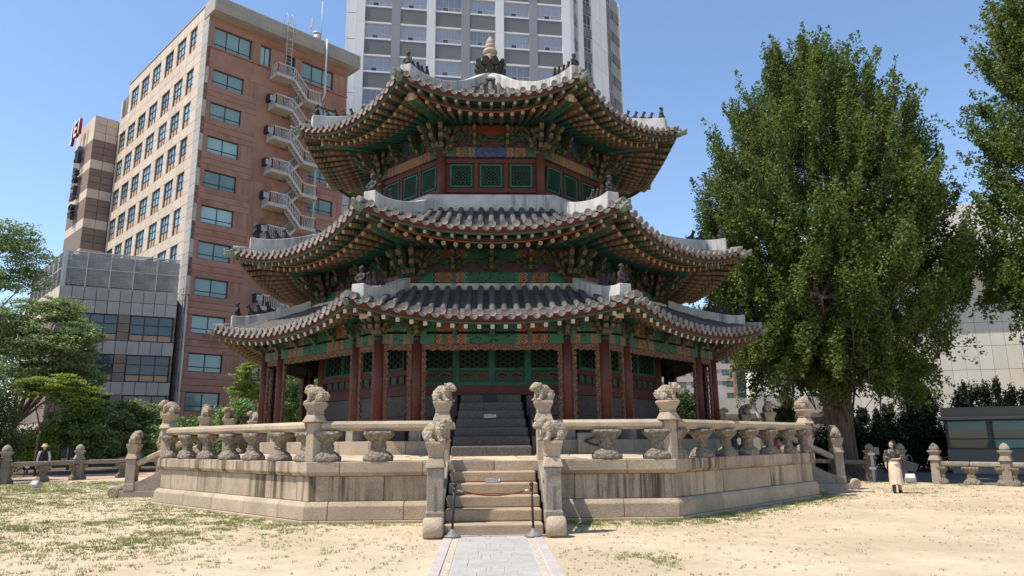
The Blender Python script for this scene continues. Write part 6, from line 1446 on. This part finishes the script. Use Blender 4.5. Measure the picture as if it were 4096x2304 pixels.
for z in (.45, .98): b = MB(); b.box(-.12, .12, -.14, .0, z, z + .1); bevel(b.obj('sensor', PIPE, cp_), .02)
b = MB(); b.box(-.1, .28, -.02, .02, 1.0, 1.28); b.obj('panel', KG, cp_)
rk = mat('garden_rock', (.16, .145, .125), .9, .3, 3, bump=.6)
for i, (x, y, s, lb) in enumerate(((13.9, 4.9, .45, 'low grey rock by the ginkgo roots under the stone rail'), (14.6, 5.0, .35, 'small rounded rock by the camera pole'), (17.9, 8.9, .5, 'pale rock at the foot of the hedge'), (19.4, 9.3, .4, 'dark rock at the foot of the hedge near the kiosk'))):
    b = MB(); b.ell((0, 0, .15), (1, .7, .5), 12, 8); me = b.mesh('garden_rock', rk)
    co = np.empty(len(me.vertices) * 3); me.vertices.foreach_get('co', co); co = co.reshape(-1, 3); co *= 1 + .15 * np.sin(co[:, [1, 2, 0]] * 7 + i); me.vertices.foreach_set('co', co.ravel()); me.update(); tag(put('garden_rock', me, None, (x, y, 0), (0, 0, i), (s, s, s)), lb, 'rock')
bo = empty('chain_bollard', (-17.0, 13.6, 0), 0, 'black chain bollard beyond the side stairs', 'bollard'); b = MB(); b.lathe([(.06, 0), (.04, .06), (.035, .5), (.05, .53), (.05, .58)], 12); b.ell((0, 0, .63), (.06, .06, .06), 10, 6); b.obj('post', IRON, bo); b = MB(); b.tube([(-2.2 + 2.2 * t, -.4 + .4 * t, .5 - .5 * t * (1 - t)) for t in np.linspace(0, 1, 12)], .022, 6); b.obj('chain', IRON, bo)
isg = empty('garden_sign', (-24.2, 15.0, 0), .9, 'low dark garden sign with a white round emblem by the shrubs', 'sign'); b = MB(); b.box(-.5, .5, -.02, .02, .35, .72); b.bar((-.4, 0, 0), (-.4, 0, .4), .05, .05); b.bar((.4, 0, 0), (.4, 0, .4), .05, .05); b.obj('board', BP, isg); b = MB(); b.tube([(-.3, -.022, .54), (-.3, -.03, .54)], .12, 18); b.obj('emblem', WHP, isg)
gt = empty('iron_gate', (-20.5, 6.3, 0), -1.2, 'black iron gate leaf standing at the end of the low fence', 'gate'); b = MB(); b.bar((0, 0, 0), (0, 0, 1.15), .06, .06); b.bar((-1.6, 0, 0), (-1.6, 0, 1.1), .06, .06)
for i in range(9): b.bar((-1.6 + i * .2, 0, .15), (-1.6 + i * .2, 0, 1.05), .025, .025)
b.bar((-1.6, 0, 1.05), (0, 0, 1.1), .05, .05); b.bar((-1.6, 0, .15), (0, 0, .15), .05, .05); b.obj('leaf', IRON, gt)

# ================================================================ people
SKIN = mat('skin', (.50, .30, .21), .6, .06, 5); HAIR = mat('black_hair', (.018, .013, .011), .5); LEATH = mat('black_leather', (.02, .02, .022), .35, .3, 4)
def fingers(b, w, d, side, curl=.35, s=1.0):
    # palm at w, fingers along d, spread along side
    w, d, side = Vector(w), Vector(d).normalized(), Vector(side).normalized(); nrm = d.cross(side)
    b.ell(w + d * .045 * s, (.03 * s, .03 * s, .045 * s), 8, 6, 0, Vector((0, 0, 1)).rotation_difference(d))
    for i, L_ in enumerate((.062, .072, .068, .052)):
        o = w + d * .075 * s + side * (.018 * (i - 1.5) * s); k1 = o + (d + nrm * curl * .3).normalized() * L_ * .5 * s; k2 = k1 + (d + nrm * curl).normalized() * L_ * .5 * s; b.tube([o, k1, k2], [.0085 * s, .008 * s, .0065 * s], 6)
    o = w + d * .03 * s - side * .028 * s; b.tube([o, o + (d * .6 - side * .7) * .035 * s, o + (d * 1.2 - side * .7) * .055 * s], [.011 * s, .0095 * s, .007 * s], 6)
def person_body(arms, legs, head_dir, name, hz=1.43):
    b = MB(); b.ell((0, 0, 1.16), (.135, .09, .16)); b.ell((0, 0, .97), (.12, .085, .12)); b.ell((0, 0, .86), (.145, .1, .1)); b.ell((0, .005, 1.25), (.165, .075, .06))
    b.tube([(0, .01, 1.27), (0, 0, 1.38)], [.048, .043], 10); hd = Vector(head_dir).normalized(); hx = Vector((hd.y, -hd.x, 0)).normalized()
    hc = Vector((0, 0, hz)); b.ell(hc + Vector((0, 0, .02)), (.078, .088, .098), 14, 10); b.ell(hc + hd * .02 - Vector((0, 0, .045)), (.06, .065, .06), 12, 8)
    b.ell(hc + hd * .092 - Vector((0, 0, .012)), (.014, .014, .02), 8, 6); b.ell(hc + hd * .082 - Vector((0, 0, .055)), (.022, .018, .008), 8, 5)
    for s in (-1, 1): b.ell(hc + hx * s * .078, (.014, .02, .028), 8, 6); b.ell(hc + hd * .078 + hx * s * .03 + Vector((0, 0, .028)), (.02, .012, .006), 8, 5)
    for a in arms: b.tube(a[0], [.048, .042, .036, .03][:len(a[0])] if len(a[0]) <= 4 else .04, 9); fingers(b, a[0][-1], a[1], a[2])
    for l in legs: b.tube(l[0], [.085, .07, .055, .04], 10); b.ell(Vector(l[0][-1]) + Vector(l[1]) * .07 - Vector((0, 0, .02)), (.045, .07, .032), 10, 6)
    return remesh(b, .0085, name, [SKIN], 1), hc, hd, hx
def blouse_mat():
    m, N, L, b = newmat('patterned_blouse'); v = coords(N, L); n1 = noise(N, L, v, 14, 3, .6); c = mixc(N, L, maprange(N, L, n1, .56, .6), (.035, .035, .032), (.38, .33, .24)); L.new(c, b.inputs['Base Color']); b.inputs['Roughness'].default_value = .7; return m
wo = empty('person', (12.3, -2.86, 0), R(-29), 'woman walking in a dark patterned blouse and long cream skirt, looking aside', 'person')
armR = [(-.165, 0, 1.25), (-.215, .01, 1.02), (-.225, -.02, .82)], (0, -.05, -1), (0, 1, 0)
armL = [(.165, 0, 1.25), (.24, .03, 1.02), (.075, -.17, .99)], (-.95, -.25, .05), (0, 0, 1)
legs = [([(-.075, 0, .86), (-.08, -.06, .5), (-.07, -.1, .2), (-.07, -.12, .05)], (0, -1, 0)), ([(.075, 0, .86), (.075, .02, .5), (.085, .1, .22), (.085, .14, .06)], (.1, -1, 0))]
bm2, hc, hd, hx = person_body([armR, armL], legs, (-.85, -.52, 0), 'body'); put('body', bm2, wo)
b = MB(); b.ell((0, 0, 1.14), (.16, .115, .18)); b.ell((0, 0, .98), (.155, .115, .14)); b.ell((0, 0, .88), (.155, .115, .06)); b.ell((0, .005, 1.255), (.175, .09, .055)); b.tube([(-.16, 0, 1.25), (-.215, .01, 1.03), (-.225, 0, .93)], [.065, .068, .07], 10); b.tube([(.16, 0, 1.25), (.24, .03, 1.03), (.17, -.06, 1.0)], [.065, .07, .066], 10); put('blouse', remesh(b, .014, 'blouse', [blouse_mat()], 2), wo)
b = MB(); n = 36; vs = []
for i, (z, rx, ry, oy, ox) in enumerate(((.93, .135, .1, 0, 0), (.85, .165, .125, 0, 0), (.65, .18, .165, -.01, 0), (.45, .185, .2, 0, 0), (.25, .2, .235, .01, .01))):
    for k in range(n): a = 2 * pi * k / n; q = 1 + .055 * i / 4 * sin(a * 7 + i * .3); vs.append((ox + rx * q * cos(a), oy + ry * q * sin(a), z + (.02 * sin(a * 3) if i == 4 else 0)))
b.add(vs, [(i * n + k, (i + 1) * n + k, (i + 1) * n + (k + 1) % n, i * n + (k + 1) % n) for i in range(4) for k in range(n)], 0, True); b.obj('skirt', mat('cream_cotton', (.60, .49, .36), .85, .06, 4), wo)
for (x, y, z) in ((-.07, -.12, 0), (.085, .14, 0)):
    b = MB(); b.tube([(x, y + .01, .23), (x, y, .1), (x, y - .01, .04)], [.058, .05, .052], 10); b.ell((x, y - .07, .04), (.045, .1, .04)); put('boot', remesh(b, .012, 'boot', [LEATH], 1), wo)
b = MB(); b.ell(hc + Vector((0, 0, .045)) - hd * .022, (.092, .098, .092), 12, 8); b.ell(hc - hd * .055 - Vector((0, 0, .03)), (.085, .07, .11)); b.ell(hc - hd * .04 - Vector((0, 0, .14)), (.085, .06, .1)); b.ell(hc + hx * -.078 - hd * .01 - Vector((0, 0, .07)), (.03, .045, .11)); put('hair', remesh(b, .014, 'hair', [HAIR], 2), wo)
bgx = empty('tote_bag', (12.3, -2.86, 0), R(-29), 'black leather tote bag hanging from the walking woman\'s arm', 'bag')
b = MB(); Mx = Matrix.Translation((.37, -.05, .66)) @ Matrix.Rotation(.28, 4, 'Y') @ Matrix.Rotation(-.15, 4, 'Z')
b.add([Mx @ Vector(v) for v in ((-.17, -.06, 0), (.17, -.06, 0), (.17, .06, 0), (-.17, .06, 0), (-.23, -.03, .27), (.23, -.03, .27), (.23, .03, .27), (-.23, .03, .27))], [(3, 2, 1, 0), (0, 1, 5, 4), (1, 2, 6, 5), (2, 3, 7, 6), (3, 0, 4, 7), (4, 5, 6, 7)]); bevel(b.obj('bag', LEATH, bgx), .02, 2)
b = MB()
for y in (-.04, .04): b.tube([Mx @ Vector(v) for v in ((-.12, y, .29), (-.1, y, .42), (-.13, y + .03, .46), (-.02, y, .44), (.06, y, .29))], .009, 6)
b.obj('strap', LEATH, bgx)
ma = empty('person', (-21.0, 10.4, 0), R(25), 'person in a pale bucket hat, dark vest and white sleeves standing behind the stone rail', 'person')
aR = [(-.17, 0, 1.25), (-.225, .02, 1.0), (-.23, -.03, .78)], (0, -.1, -1), (0, 1, 0); aL = [(.17, 0, 1.25), (.225, .02, 1.0), (.23, -.03, .78)], (0, -.1, -1), (0, 1, 0)
lg = [([(-.08, 0, .86), (-.085, 0, .5), (-.085, .01, .2), (-.085, .02, .05)], (0, -1, 0)), ([(.08, 0, .86), (.085, -.02, .5), (.09, 0, .2), (.09, .01, .05)], (0, -1, 0))]
bm3, hc, hd, hx = person_body([aR, aL], lg, (-.7, -.7, 0), 'body'); put('body', bm3, ma); ma.scale = (1.06, 1.06, 1.06)
b = MB(); b.ell((0, 0, 1.14), (.165, .12, .18)); b.ell((0, 0, .95), (.155, .12, .15)); b.ell((0, .005, 1.26), (.15, .085, .05)); put('vest', remesh(b, .014, 'vest', [mat('navy_vest', (.018, .017, .03), .8)], 2), ma)
for s in (-1, 1): b = MB(); b.tube([(s * .15, 0, 1.25), (s * .225, .02, 1.0), (s * .23, -.03, .82)], [.062, .052, .044], 10); put('sleeve', remesh(b, .014, 'sleeve', [mat('white_cotton', (.6, .6, .58), .85) if s < 0 else bpy.data.materials['white_cotton']], 1), ma)
b = MB()
for l in lg: b.tube(l[0], [.1, .085, .075, .07], 10)
b.ell((0, 0, .87), (.155, .115, .1)); put('trousers', remesh(b, .014, 'trousers', [mat('black_trousers', (.015, .015, .018), .85)], 1), ma)
for x in (-.085, .09): b = MB(); b.ell((x, -.05, .035), (.048, .12, .04)); put('shoe', remesh(b, .012, 'shoe', [LEATH], 1), ma)
b = MB(); b.lathe([(.16, 1.455), (.155, 1.465), (.1, 1.51), (.095, 1.56), (.08, 1.585), (.02, 1.592)], 20); b.obj('bucket_hat', mat('pale_straw', (.50, .44, .24), .9, .2, 20), ma)
b = MB(); b.ell(hc - hd * .05 - Vector((0, 0, .06)), (.085, .07, .13)); b.ell(hc - hd * .06 - Vector((0, 0, .18)), (.08, .055, .1)); put('hair', remesh(b, .014, 'hair', [HAIR], 1), ma)
